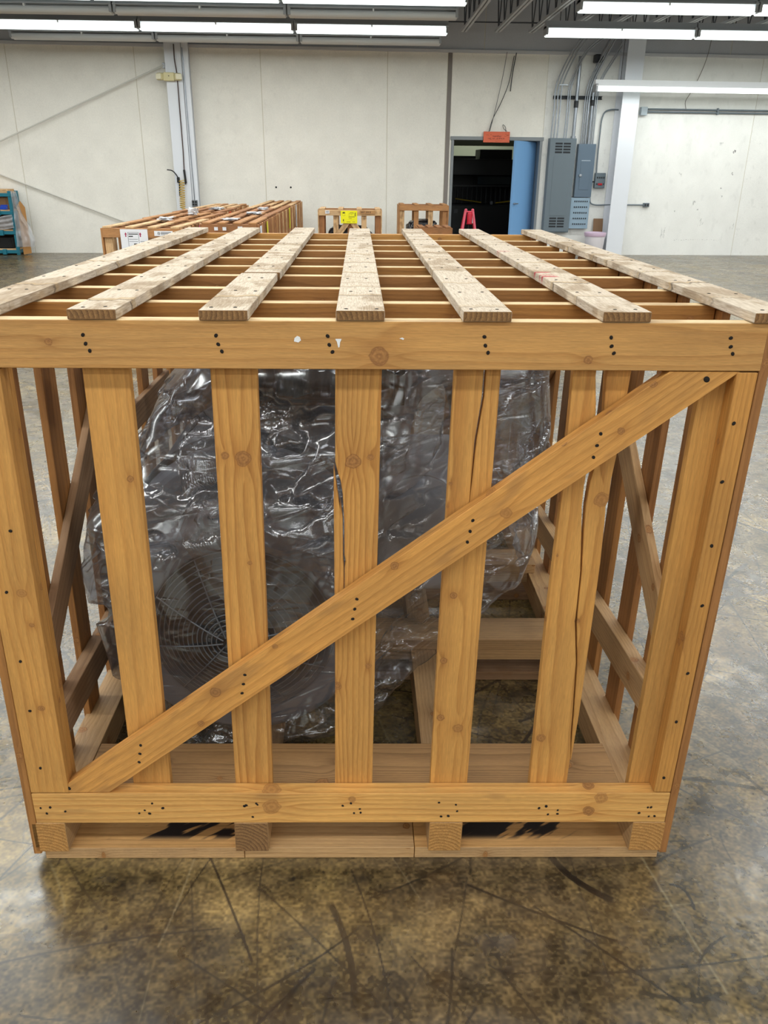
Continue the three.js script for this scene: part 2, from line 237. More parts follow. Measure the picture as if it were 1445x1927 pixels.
// doorway frame, room behind, blue door
{
  const fr = structure('trim_1'); fr.position.set(0, 0, WALL_Z); fr.rotation.y = WALL_TURN; const m = std({ color: 0x84898c, roughness: 0.5 });
  part(fr, 'jamb', ext(1.84, 1.89, 0, 2.2, -0.29, 0.03, 0.004), m); part(fr, 'jamb', ext(3.6, 3.65, 0, 2.2, -0.29, 0.03, 0.004), m); part(fr, 'head_frame', ext(1.82, 3.67, 2.15, 2.215, -0.29, 0.04, 0.004), m);
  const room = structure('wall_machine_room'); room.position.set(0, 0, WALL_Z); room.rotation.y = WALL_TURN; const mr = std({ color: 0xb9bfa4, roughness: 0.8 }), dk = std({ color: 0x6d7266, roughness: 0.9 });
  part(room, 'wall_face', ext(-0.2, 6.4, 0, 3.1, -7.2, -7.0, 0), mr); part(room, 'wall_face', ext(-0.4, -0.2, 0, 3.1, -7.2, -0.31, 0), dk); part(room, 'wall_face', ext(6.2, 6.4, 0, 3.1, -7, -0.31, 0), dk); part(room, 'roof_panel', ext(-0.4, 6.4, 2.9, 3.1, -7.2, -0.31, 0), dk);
  const d = structure('door_1'); const bl = std({ color: 0x7aabdd, roughness: 0.42 }); const hp = wallPoint(3.6, 0, -0.3); d.position.set(...hp); d.rotation.y = WALL_TURN + 0.86;
  part(d, 'door_leaf', ext(-0.88, 0, 0.01, 2.14, -0.022, 0.022, 0.004), bl); part(d, 'door_edge', ext(-0.005, 0.035, 0.01, 2.14, -0.03, 0.03, 0.003), M_BLACK); part(d, 'handle', merge([cyl([-0.82, 1.0, 0.02], [-0.82, 1.0, 0.07], 0.016), cyl([-0.82, 1.0, 0.07], [-0.72, 1.0, 0.07], 0.012)]), M_STEEL);
  // dim light of that room
  const L = new THREE.PointLight(LAMP_COLOR, 4.5); L.position.set(...wallPoint(3.4, 2.6, -5.4)); L.castShadow = true; L.shadow.radius = 6; L.name = 'machine_room_lamp'; scene.add(L);
  const bulb = thing('ceiling_lamp', 'small ceiling lamp inside the dark room beyond the doorway', 'lamp', wallPoint(3.4, 2.6, -5.4)); const gm = std({ color: 0xffffff, emissive: 0xf4ffea, emissiveIntensity: 1.2 });
  part(bulb, 'glass_globe', new THREE.SphereGeometry(0.11, 16, 10), gm); part(bulb, 'stem', cyl([0, 0.1, 0], [0, 0.3, 0], 0.02), M_STEEL);
}
// steel columns
function column(u, off, fw, depth, name) {
  const c = structure(name); c.position.set(...wallPoint(u, 0, 0)); c.rotation.y = WALL_TURN;
  part(c, 'front_flange', ext(-fw / 2, fw / 2, 0, 4.5, off - 0.025, off, 0.004), M_WHITE); part(c, 'web_plate', ext(-0.012, 0.012, 0, 4.5, off - depth, off - 0.02, 0), M_WHITE); part(c, 'back_flange', ext(-fw / 2, fw / 2, 0, 4.5, 0.01, 0.04, 0.004), M_WHITE); return c;
}
column(5.2, 0.42, 0.335, 0.4, 'column_1');
{ const c = column(-3.385, 0.3, 0.3, 0.28, 'column_2'); part(c, 'side_channel', ext(0.16, 0.28, 0, 4.5, 0.24, 0.3, 0.01), M_WHITE); part(c, 'back_plate', ext(0.1, 0.26, 0, 3.66, 0.0, 0.03, 0.003), std({ color: 0xc4c8d0, roughness: 0.5 })); }  // back plate greyer than the column white: shade put into its colour

// ------------------------------------------------------------------ strip lights
const M_HOUSE = std({ color: 0xa4a7ac, roughness: 0.5 }), M_HOUSEW = std({ color: 0xeceef0, roughness: 0.4 }), M_TUBE = std({ color: 0xffffff, emissive: 0xf2fffb, emissiveIntensity: GLOW }), M_TUBEOFF = std({ color: 0xd6d8da, roughness: 0.4 });
function trough(L) { const s = new THREE.Shape([[-0.05, 0.17], [0.05, 0.17], [0.07, 0.08], [0.13, 0.075], [0.13, 0.06], [-0.13, 0.06], [-0.13, 0.075], [-0.07, 0.08]].map((q) => new THREE.Vector2(...q))); const g = new THREE.ExtrudeGeometry(s, { depth: L, bevelEnabled: false }); g.rotateY(Math.PI / 2); g.translate(-L / 2, 0, 0); return g; }
function stripLight(L, lit, label, pos, group, white, tr = 0.048) {
  const t = thing('strip_light', label, 'light', pos, 0, group), h = part(t, 'housing', trough(L - 0.02), white ? M_HOUSEW : M_HOUSE), n = Math.max(1, Math.round(L / 2.44));
  for (const z of [-0.055, 0.055]) part(t, 'tube', cyl([-L / 2 + 0.03, 0.048 - tr, z], [L / 2 - 0.03, 0.048 - tr, z], tr, tr, 12), lit ? M_TUBE : M_TUBEOFF);
  for (const s of [-1, 1]) part(t, 'end_cap', ext(s * (L / 2 - 0.03) - 0.02, s * (L / 2 - 0.03) + 0.02, -0.03, 0.1, -0.11, 0.11, 0.006), M_HOUSE);
  if (n < 2) part(t, 'clip', ext(-0.012, 0.012, 0.03, 0.075, -0.115, 0.115, 0.003), M_HOUSEW);
  for (const s of [-0.4, 0.4]) part(t, 'hanger', cyl([s * L, 0.16, 0], [s * L, 4.745 - pos[1], 0], 0.006, 0.006, 5), M_DKSTEEL);
  if (lit) areaLight(L - 0.1, pos, 0.2, lit);
  return t;
}
function areaLight(L, pos, w = 0.2, k = 1) { const a = new THREE.RectAreaLight(LAMP_COLOR, LAMP * k, L, w); a.position.set(pos[0], pos[1] - 0.062, pos[2]); a.rotation.x = -Math.PI / 2; a.name = 'strip_light_glow'; scene.add(a); }
{
  const U = 2.44, order = ['nearest the central gap', 'second from the central gap', 'third from the central gap'], ro = ['beside the central gap', 'second from the central gap'];
  const rowName = { '-14.35': 'left row closest to the back wall', '-13.2': 'row closest to the wall', '-11.82': 'second dark left row', '-10.72': 'left row at the top edge', '-11.08': 'upper right row' };
  for (const [z, lit] of LEFT_ROWS) for (let i = 0; i < 3; i++) stripLight(U, lit, `${lit ? 'lit' : 'unlit'} strip light ${order[i]}, ${rowName[z]}`, [1.45 - U * (i + 0.5), LIGHT_Y, z], 'ceiling strip lights');
  for (const [z, lit] of RIGHT_ROWS) for (let i = 0; i < 2; i++) stripLight(U, lit, `lit strip light ${ro[i]}, right bank, ${rowName[z]}`, [2.98 + U * (i + 0.5), LIGHT_Y, z], 'ceiling strip lights');
  for (const [z, lit] of LEFT_ROWS) if (lit) areaLight(6, [-9.2, LIGHT_Y, z]);
  for (const [z] of RIGHT_ROWS) areaLight(5, [10.4, LIGHT_Y, z]);
  // the low fixture in front of the right wall
  const lw = wallPoint(6.75, 2.98, 0.9), f = stripLight(4.88, 0.38, 'low white strip light hung in front of the right column and wall', lw, undefined, true, 0.03); f.rotation.y = WALL_TURN;
  // the rest of the hall
  const od = ['first', 'second', 'third', 'fourth', 'fifth', 'sixth', 'seventh', 'eighth'];
  for (const z of REST_ROWS) { const k = od[REST_ROWS.indexOf(z)];
    stripLight(9.76, 1, k + ' long lit strip light of the left bank over the hall, counted from the wall', [1.45 - 4.88, LIGHT_Y, z], 'strip lights over the rest of the hall');
    stripLight(9.76, 1, k + ' long lit strip light of the right bank over the hall, counted from the wall', [2.98 + 4.88, LIGHT_Y, z], 'strip lights over the rest of the hall');
  }
}

// ------------------------------------------------------------------ the large crate
const XS = { s1: -0.471, s2: -0.228, s3: 0.010, s4: 0.238 }, SB = 0.13, ST = 1.3, SZ = -0.049;   // front slats: their middles, foot, head
const crate = thing('wooden_crate', 'large open slatted pine crate with a diagonal brace and weathered boards on top', 'crate');
const cr = (name, geo, M, mat, label) => part(crate, name, rack(geo.applyMatrix4(M)), mat, label);
{
  const fb = (o) => woodMat({ base: PB, late: PL, ...o });
  const Ls = ST - SB, kx = (x, y, cx0, r, d) => [y - SB, (cx0 + 0.0445) - x, r, d];   // a knot seen at (x, y) on an upright slat; v runs from +x to -x
  const V = (x, z = SZ) => frame([0, 1, 0], [-1, 0, 0], [x, (SB + ST) / 2, z]);
  const up = (knots, seed, extra = {}) => fb({ lenM: Ls, widM: 0.089, knots, seed, ...extra });
  // slats one and two
  const m1 = up([kx(-0.446, 0.988, XS.s1, 0.007)], 1.2, { freq: 46, amt: 0.4 });
  cr('slat', lumber(Ls, 0.089, 0.021, { whole: true }), V(XS.s1), ends(m1, END[0]));
  const m2 = up([kx(-0.217, 1.032, XS.s2, 0.016), kx(-0.253, 1.038, XS.s2, 0.008), kx(-0.214, 0.8, XS.s2, 0.005)], 2.9, { freq: 66, amt: 0.8 });
  cr('slat', lumber(Ls, 0.089, 0.021, { whole: true }), V(XS.s2), ends(m2, END[1]));
  // slat three: a splinter and a long check on its left side; outline in (height, across), across = middle - x
  const O = (list, cx0) => list.map(([x, y]) => [y - SB, cx0 + 0.0445 - x]);
  const place = (g, x) => { g.translate(-Ls / 2, -0.0445, 0); return [g, V(x)]; };
  const m3 = up([kx(0.001, 1.027, XS.s3, 0.016), kx(0.036, 1.036, XS.s3, 0.007), kx(-0.03, 0.49, XS.s3, 0.010), kx(0.039, 0.544, XS.s3, 0.007)], 5.1, { freq: 72, amt: 0.75 });
  { const c = XS.s3, l = c - 0.0445, r = c + 0.0445;
    const main = O([[l, SB], [r, SB], [r, ST], [l, ST], [l, 1.026], [l + 0.006, 1.0], [l + 0.011, 0.985], [l + 0.0155, 0.955], [l + 0.0185, 0.90], [l + 0.0195, 0.82], [l + 0.0225, 0.802], [l + 0.020, 0.79], [l + 0.0205, 0.70], [l + 0.022, 0.62], [l + 0.0195, 0.70], [l + 0.0185, 0.79], [l + 0.0165, 0.806], [l + 0.0155, 0.90], [l + 0.010, 0.945], [l + 0.0105, 0.92], [l + 0.004, 0.965], [l - 0.003, 1.018], [l - 0.003, 0.95], [l - 0.001, 0.7], [l, 0.5]], c);
    cr('slat', ...place(lumberShape(main, 0.021, Ls, 0.089), c), m3, 'pine slat split along its left edge'); }
  const m4 = up([kx(0.199, 0.98, XS.s4, 0.004), kx(0.22, 0.723, XS.s4, 0.008), kx(0.208, 0.557, XS.s4, 0.008), kx(0.209, 0.402, XS.s4, 0.009), kx(0.251, 0.372, XS.s4, 0.012, 0.7), kx(0.195, 0.93, XS.s4, 0.003)], 7.7, { freq: 60, amt: 0.6 });
  { const c = XS.s4, l = c - 0.0445, r = c + 0.0445;
    const a = O([[l, SB], [r, SB], [r, ST], [0.2565, ST], [0.2540, 1.21], [0.2545, 1.16], [0.2515, 1.13], [0.2455, 1.07], [0.2430, 1.0], [0.2395, 0.93], [0.2405, 1.0], [0.2415, 1.07], [0.2470, 1.13], [0.2495, 1.16], [0.2495, 1.21], [0.2520, ST], [l, ST]], c);
    cr('slat', ...place(lumberShape(a, 0.021, Ls, 0.089), c), m4, 'pine slat with a long crack at its upper right'); }
  // slat five: split from top to bottom into two pieces
  const c5 = 0.478, m5 = up([[0.946 - SB, 0.012, 0.016, 0.8], kx(0.431, 0.819, c5, 0.005), kx(0.494, 0.66, c5, 0.006), kx(0.447, 0.344, c5, 0.011)], 9.4, { freq: 40, amt: 0.7 });
  { const a = O([[0.434, SB], [0.5225, SB], [0.5225, 0.29], [0.5155, 0.36], [0.5135, 0.41], [0.505, 0.55], [0.4905, 0.655], [0.4895, 0.70], [0.487, 0.78], [0.4785, 0.87], [0.472, 0.93], [0.471, 0.975], [0.474, 1.03], [0.479, 1.09], [0.473, 1.15], [0.466, 1.2], [0.464, ST], [0.419, ST], [0.422, 1.2], [0.428, 0.975], [0.427, 0.661]], c5);
    cr('slat', ...place(lumberShape(a, 0.021, Ls, 0.089), c5), m5, 'left half of a slat split by a wavy crack');
    const b = O([[0.5235, 0.28], [0.5255, 0.28], [0.5285, 0.41], [0.528, 0.66], [0.527, 0.80], [0.5235, 0.90], [0.521, 0.93], [0.5255, 0.945], [0.5245, 0.99], [0.529, 1.05], [0.533, 1.2], [0.535, ST], [0.489, ST], [0.486, 1.2], [0.494, 1.10], [0.491, 1.04], [0.482, 0.985], [0.480, 0.93], [0.4835, 0.87], [0.4905, 0.78], [0.4925, 0.70], [0.4945, 0.655], [0.508, 0.55], [0.5165, 0.41], [0.5185, 0.36]], c5);
    cr('slat', ...place(lumberShape(b, 0.021, Ls, 0.089), c5), m5, 'right half of a slat split by a wavy crack, with a big knot'); }
  // corner uprights
  const m6 = up([[0.62, 0.02, 0.008, 0.7], [0.3, 0.03, 0.006, 0.5]], 11.2, { freq: 44, amt: 0.35 });
  cr('slat', lumber(Ls, 0.089, 0.021, { whole: true }), V(0.7155), ends(m6, END[2]));
  cr('slat', lumber(Ls, 0.089, 0.021, { whole: true }), V(-0.6995), ends(P[1], END[2]));
  const mc = up([[0.28, 0.03, 0.008], [0.62, 0.03, 0.011, 0.6], [0.53, 0.02, 0.006]], 12.6, { freq: 38, amt: 0.5 });
  const Lc = 1.2185 - 0.2165; 
  cr('cleat', lumber(Lc, 0.089, 0.037, { whole: true }), frame([0, 1, 0], [-1, 0, 0], [-0.6995, (1.2185 + 0.2165) / 2, -0.019]), ends(mc, END[0]));
  cr('cleat', lumber(Lc, 0.04, 0.037, { u0: 0.1 }), frame([0, 1, 0], [-1, 0, 0], [0.7395, (1.2185 + 0.2165) / 2, -0.019]), ends(P[2], END[1]));
  // rails
  const Lr = 1.504, RX = 0.008, mr1 = fb({ W: 1536, lenM: Lr, widM: 0.089, seed: 14.3, freq: 52, amt: 0.5, base: [190, 142, 82], late: [150, 100, 48], knots: [[0.2, 0.049, 0.007], [0.79, 0.025, 0.018], [1.17, 0.02, 0.008]] });
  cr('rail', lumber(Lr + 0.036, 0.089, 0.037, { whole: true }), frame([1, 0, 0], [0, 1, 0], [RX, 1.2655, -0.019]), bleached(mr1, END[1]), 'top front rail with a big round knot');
  const mr2 = fb({ W: 1536, lenM: Lr, widM: 0.089, seed: 16.1, freq: 64, amt: 0.65, base: [218, 166, 94], late: [176, 116, 54], stain: 0.25, knots: [[0.56, 0.05, 0.022, 0.6], [0.75, 0.072, 0.009, 0.7], [1.315, 0.035, 0.014], [1.34, 0.075, 0.016, 0.6]] });
  cr('rail', lumber(Lr, 0.089, 0.037, { whole: true }), frame([1, 0, 0], [0, 1, 0], [RX, 0.169, -0.019]), ends(mr2, END[0]), 'bottom front rail dotted with nail holes');
  // diagonal brace, cut level at both ends
  { const a = [-0.688, 0.2155], b = [-0.562, 0.2155], c = [0.726, 1.2195], d = [0.594, 1.2195], ang = Math.atan2(c[1] - b[1], c[0] - b[0]), co = Math.cos(ang), si = Math.sin(ang);
    const L = 1.72, q = [a, b, c, d].map(([x, y]) => [(x - b[0]) * co + (y - b[1]) * si + 0.12, -(x - b[0]) * si + (y - b[1]) * co]), K = (x, y, r, dk) => [(x - b[0]) * co + (y - b[1]) * si + 0.12, -(x - b[0]) * si + (y - b[1]) * co, r, dk];
    const W = Math.max(q[0][1], q[3][1]);
    const mb = fb({ W: 1536, lenM: L, widM: W, seed: 18.7, freq: 48, amt: 0.45, base: [208, 150, 78], stain: 0.3, knots: [K(-0.298, 0.497, 0.013), K(-0.335, 0.413, 0.008), K(-0.163, 0.616, 0.006), K(0.089, 0.811, 0.009), K(0.408, 1.08, 0.008), K(0.518, 1.103, 0.007), K(0.566, 1.195, 0.007), K(0.31, 0.93, 0.012, 0.6)] });
    const g = lumberShape(q, 0.03, L, W); g.rotateZ(ang); g.translate(b[0] - 0.12 * co, b[1] - 0.12 * si, -0.018);
    part(crate, 'brace', rack(g), mb, 'diagonal brace across the front'); }
  // side slats (the first one stands at the front corner outside the rails)
  const X0 = -0.744, X1 = 0.76, Z = (z) => z;
  const zs = [-0.0445, -0.245, -0.465, -0.685, -0.905, -1.125, -1.345, -1.565, -1.785, -2.005, -2.225];
  zs.forEach((z, i) => { for (const s of [0, 1]) {
    const y0 = i ? 0.09 + rr(-0.01, 0.01) : 0.028, y1 = 1.302 + rr(-0.004, 0.003);
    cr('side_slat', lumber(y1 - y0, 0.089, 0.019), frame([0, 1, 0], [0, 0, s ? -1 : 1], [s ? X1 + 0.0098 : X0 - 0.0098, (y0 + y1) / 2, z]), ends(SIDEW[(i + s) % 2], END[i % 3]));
  } });
  // inner side rails and braces
  const sideBoard = (name, s, zA, yA, zB, yB, T, mat, W = 0.089, gap = 0) => { const d = [0, yB - yA, zB - zA], L = Math.hypot(d[1], d[2]); cr(name, lumber(L, W, T), frame(d, [0, 1, 0], [s ? X1 - T / 2 - 0.0005 - gap : X0 + T / 2 + 0.0005 + gap, (yA + yB) / 2, (zA + zB) / 2]), ends(mat, END[1])); };
  sideBoard('side_rail', 0, -0.06, 0.288, -2.21, 0.288, 0.036, GREYW);
  sideBoard('side_rail', 1, -0.06, 0.372, -2.21, 0.13 + 0.1, 0.036, PALE[0]);
  sideBoard('side_brace', 0, -0.09, 0.40, -1.02, 1.165, 0.021, GREYW); sideBoard('side_brace', 1, -0.09, 0.47, -0.99, 1.165, 0.021, PALE[1]);
  sideBoard('side_rail', 0, -1.06, 0.80, -1.62, 0.80, 0.02, GREYW); sideBoard('side_brace', 0, -1.66, 1.17, -2.18, 0.42, 0.021, PALE[1]); sideBoard('side_brace', 1, -1.2, 1.17, -2.1, 0.48, 0.021, PALE[0]);
  // joists on edge, weathered boards on top
  const mj = [0, 1, 2].map((i) => fb({ seed: 22 + i * 1.9, base: [168 - 6 * i, 117 - 5 * i, 58], late: [124, 78, 34], knots: [[0.32 + 0.25 * i, 0.05, 0.011], [0.95 - 0.2 * i, 0.06, 0.007]] }));  // joist brown darkened: weaker light on their faces is in the colour
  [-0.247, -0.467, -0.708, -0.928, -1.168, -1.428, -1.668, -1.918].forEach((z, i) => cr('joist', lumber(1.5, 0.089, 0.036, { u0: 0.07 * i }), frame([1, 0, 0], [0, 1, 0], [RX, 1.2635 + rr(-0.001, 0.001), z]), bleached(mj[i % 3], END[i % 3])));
  const XT = [-0.697, -0.472, -0.233, 0.012, 0.242, 0.497, 0.772], Zf = 0.006, Zb = -2.272, Lt = Zf - Zb, joistZ = [0.247, 0.467, 0.708, 0.928, 1.168, 1.428, 1.668, 1.918];
  const topTex = (i, patch) => std({ map: pineTex({ W: 2048, H: 96, lenM: Lt, widM: 0.089, seed: 40 + i * 3.1, weather: 1, freq: 66, marks: [0, 1, 2, 3, 4, 5, 6, 7, 8].flatMap((k) => { const z = 0.12 + k * 0.25 + rr(-0.09, 0.09), a = rr(0.25, 0.95), b = rr(0.01, 0.03); return [[z + 0.012, rr(0.008, 0.022), [172, 142, 98], a * 0.75, b], [z, rr(0.003, 0.008), [92, 78, 64], a * 0.9, b]]; }).concat([0, 1, 2].map(() => [rr(0.1, Lt), rr(0.004, 0.03), [140, 118, 92], rr(0.2, 0.5), 0.02])), patch }), roughness: 0.85, bumpMap: woodBump, bumpScale: 0.0012 });
  const red = (u, v, c) => { for (const [a, w, s] of [[0.533, 0.010, 0.95], [0.562, 0.006, 0.8], [0.622, 0.010, 0.95], [1.217, 0.006, 0.6], [1.19, 0.005, 0.6]]) { const q = Math.abs(u - a) / w; if (q < 1 && v < 0.045) c = mixc(c, [178, 42, 52], s * smooth(0.045, 0.028, v) * smooth(1, 0.6, q) * (0.75 + 0.35 * vnoise(u * 300, v * 300))); } return c; };
  XT.forEach((x, i) => {
    const tilt = rr(-0.004, 0.004), m = topTex(i, i === 5 ? red : null), sideM = std({ map: m.map, color: i === 5 ? 0xffeedd : 0xe8cfae, roughness: 0.8 }), em = ENDDARK[i % 2], mats = [em, em, m, m, m, m];
    const put = (z0, z1, dx, label, y = 0) => { const g = lumber(z0 - z1, 0.0885, 0.019, { whole: true }), uv = g.attributes.uv, n = g.attributes.normal; for (let k = 0; k < uv.count; k++) if (Math.abs(n.getX(k)) < 0.6) uv.setX(k, (Zf - z0 + uv.getX(k) * (z0 - z1)) / Lt); cr('top_slat', g, frame([0, 0, -1], [1, 0, tilt], [x + dx, 1.3105 + 0.0098 + y, (z0 + z1) / 2]), mats, label); };
    if (i === 2) { put(Zf, -0.566, -0.002, 'short front piece of a broken board', -0.0002); put(-0.572, Zb, 0.004, 'long rear piece of a broken board', 0.0012); }
    else put(Zf + (i === 0 || i === 6 ? 0.002 : rr(-0.004, 0.003)), Zb + rr(-0.01, 0.01), 0, i === 5 ? 'weathered board with red paint marks' : undefined);
  });
  // back panel
  cr('rail', lumber(1.54, 0.089, 0.037), frame([1, 0, 0], [0, 1, 0], [RX, 1.2635, -2.25]), ends(P[0], END[1])); cr('rail', lumber(1.5, 0.089, 0.037), frame([1, 0, 0], [0, 1, 0], [RX, 0.169, -2.25]), ends(P[1], END[1]));
  [-0.69, -0.45, -0.22, 0.01, 0.24, 0.47, 0.70].forEach((x, i) => cr('slat', lumber(1.09, 0.089, 0.02, { u0: i * 0.13 }), frame([0, 1, 0], [-1, 0, 0], [x, 0.675, -2.219]), ends(P[i % 4], END[0])));
  // base: stringers, cross boards, fillers
  const SX = [-0.7175, -0.2345, 0.233, 0.724];
  SX.forEach((x, i) => cr('stringer', lumber(2.26, 0.089, 0.08, { u0: 0.2 * i, widM: 0.12 }), frame([0, 0, -1], [0, 1, 0], [x, 0.0347 + 0.0445, -1.13]), ends(PALE[i % 2], [END[0], ENDDARK[0], END[2], END[1]][i])));
  const gapX = [[-0.677, -0.275], [-0.194, 0.193], [0.274, 0.683]];
  // base planks; two are smeared with black ink on top: strokes at (c, w) along the board
  const inked = (L, c, w, seed) => woodMat({ lenM: L, widM: 0.19, H: 192, seed, base: [196, 150, 94], late: [150, 108, 62], patch: (u, v, col) => { const a = smooth(0.44, 0.55, fbm((u - v * 1.6) * 34 + seed, (v + u * 0.6) * 11, 3) + 0.22 * Math.exp(-((u - c) ** 2) / (w * w)) - 0.14) * smooth(w * 1.9, w * 1.2, Math.abs(u - c)) * smooth(0.02, 0.045, v); return mixc(col, [20, 18, 22], 0.9 * a); } });
  const flat = (x0, x1, w, z, m, label, h = 0.034) => cr('base_board', lumber(x1 - x0, w, h, { whole: !!label }), frame([1, 0, 0], [0, 0, -1], [(x0 + x1) / 2, h / 2 + 0.0002, z - w / 2]), label ? [END[0], END[0], PALE[0], PALE[0], m, m] : ends(m, END[0]), label);
  flat(-0.742, -0.256, 0.19, -0.012, inked(0.486, 0.31, 0.11, 71.3), 'bottom plank smeared with black ink near its right end'); flat(-0.255, 0.161, 0.19, -0.012, PALE[1]); flat(0.162, 0.764, 0.19, -0.012, inked(0.602, 0.22, 0.11, 77.9), 'bottom plank smeared with black ink near its left end');
  flat(-0.735, 0.757, 0.14, -0.765, GREYW); flat(-0.735, 0.757, 0.14, -1.31, GREYW); flat(-0.735, 0.757, 0.14, -2.1, GREYW);
  for (const z of [-0.757, -1.302]) gapX.forEach(([a, b]) => cr('cross_board', lumber(b - a, 0.038, 0.05), frame([1, 0, 0], [0, 1, 0], [(a + b) / 2, 0.1045, z - 0.025]), ends(PALE[1], END[0])));
  const mdk = woodMat({ seed: 75, lenM: 1.4, widM: 0.19, base: [170, 130, 84], late: [122, 88, 52], freq: 90, amt: 0.8, H: 192, knots: [[0.67, 0.1, 0.014], [0.62, 0.03, 0.02, 0.8], [1.28, 0.10, 0.013], [0.2, 0.12, 0.006], [0.35, 0.05, 0.008]] });
  cr('deck_board', lumber(1.33, 0.18, 0.038, { whole: true }), frame([1, 0, 0], [0, 0, -1], [0.008, 0.1238 + 0.0192 + 0.0012, -0.062 - 0.091]), ends(mdk, END[0]), 'wide floor board behind the front slats');
  for (const [z, w] of [[-0.755, 0.14], [-1.3, 0.14], [-1.95, 0.14]]) cr('deck_board', lumber(1.4, w, 0.038), frame([1, 0, 0], [0, 0, -1], [0.008, 0.1438, z - w / 2]), ends(z < -1 ? PALE[1] : PALE[0], END[0]));
  // nail holes: dark dimples too small to pick apart
  const nails = [], pit = (x, y, z, r = 0.0042) => { const g = new THREE.SphereGeometry(r, 7, 5); g.scale(1, 0.8, 0.25); g.rotateZ(rr(0, 3)); g.translate(x, y, z); nails.push(rack(g)); };
  for (const x of [-0.49, -0.25, -0.04, 0.243, 0.478, 0.70]) { const dx = rr(-0.006, 0.006); pit(x + dx - 0.003, 1.283, 0.0002); pit(x + dx, 1.267, 0.0002); pit(x + dx + 0.006, 1.254, 0.0002); }
  for (const x of [-0.70, -0.47, -0.24, 0.006, 0.235, 0.47, 0.72]) for (let k = 0; k < 5; k++) pit(x + rr(-0.03, 0.03), 0.165 + rr(-0.022, 0.028), 0.0002, rr(0.003, 0.0045));
  for (const x of [-0.48, -0.235, 0.008, 0.24, 0.475]) { const y = 0.2155 + (x + 0.625) * 0.78 + 0.0; for (let k = -1; k <= 1; k++) pit(x + 0.004 * k, y + k * 0.024, -0.0028, 0.0042); }
  pit(-0.655, 0.228, -0.0028, 0.006); pit(0.665, 1.205, -0.0028, 0.007);
  for (const y of [0.26, 0.42, 0.55, 0.72, 0.86, 1.0, 1.12]) { pit(0.738 + rr(-0.006, 0.006), y, 0.0002, 0.0045); if (rnd() < 0.7) pit(-0.70 + rr(-0.02, 0.02), y + 0.03, 0.0002, 0.0042); }
  for (const x of XT) for (const z of [0.02, ...joistZ]) for (const s of [-1, 1]) { const g = new THREE.SphereGeometry(0.0042, 7, 4); g.scale(1, 0.25, 1); g.translate(x + s * 0.022 + rr(-0.008, 0.008), 1.3298 + (Math.abs(x + 0.233) < 0.01 && z > 0.56 ? 0.0012 : 0), -z + rr(-0.006, 0.006)); nails.push(rack(g)); }
  const nh = part(crate, 'nail_holes', merge(nails), std({ color: 0x1a120c, roughness: 0.9 })); nh.userData.kind = 'stuff';
  // scraps of a torn white label left on the top rail
  const scrap = (pts, name) => { const s = new THREE.Shape(pts.map((q) => new THREE.Vector2(...q))), g = new THREE.ExtrudeGeometry(s, { depth: 0.0004, bevelEnabled: false }); g.translate(0, 0, 0.0003); part(crate, name, rack(g), std({ color: 0xe9eaec, roughness: 0.5 })); };
  scrap([[-0.109, 1.273], [-0.101, 1.271], [-0.096, 1.275], [-0.098, 1.281], [-0.103, 1.283], [-0.108, 1.279]], 'paper_scrap');
  scrap([[-0.033, 1.278], [-0.022, 1.278], [-0.0225, 1.2755], [-0.0245, 1.272], [-0.0255, 1.263], [-0.028, 1.262], [-0.0305, 1.273], [-0.0328, 1.276]], 'paper_scrap');
  scrap([[0.084, 1.279], [0.089, 1.281], [0.093, 1.279], [0.091, 1.2765], [0.088, 1.278]], 'paper_scrap');
}

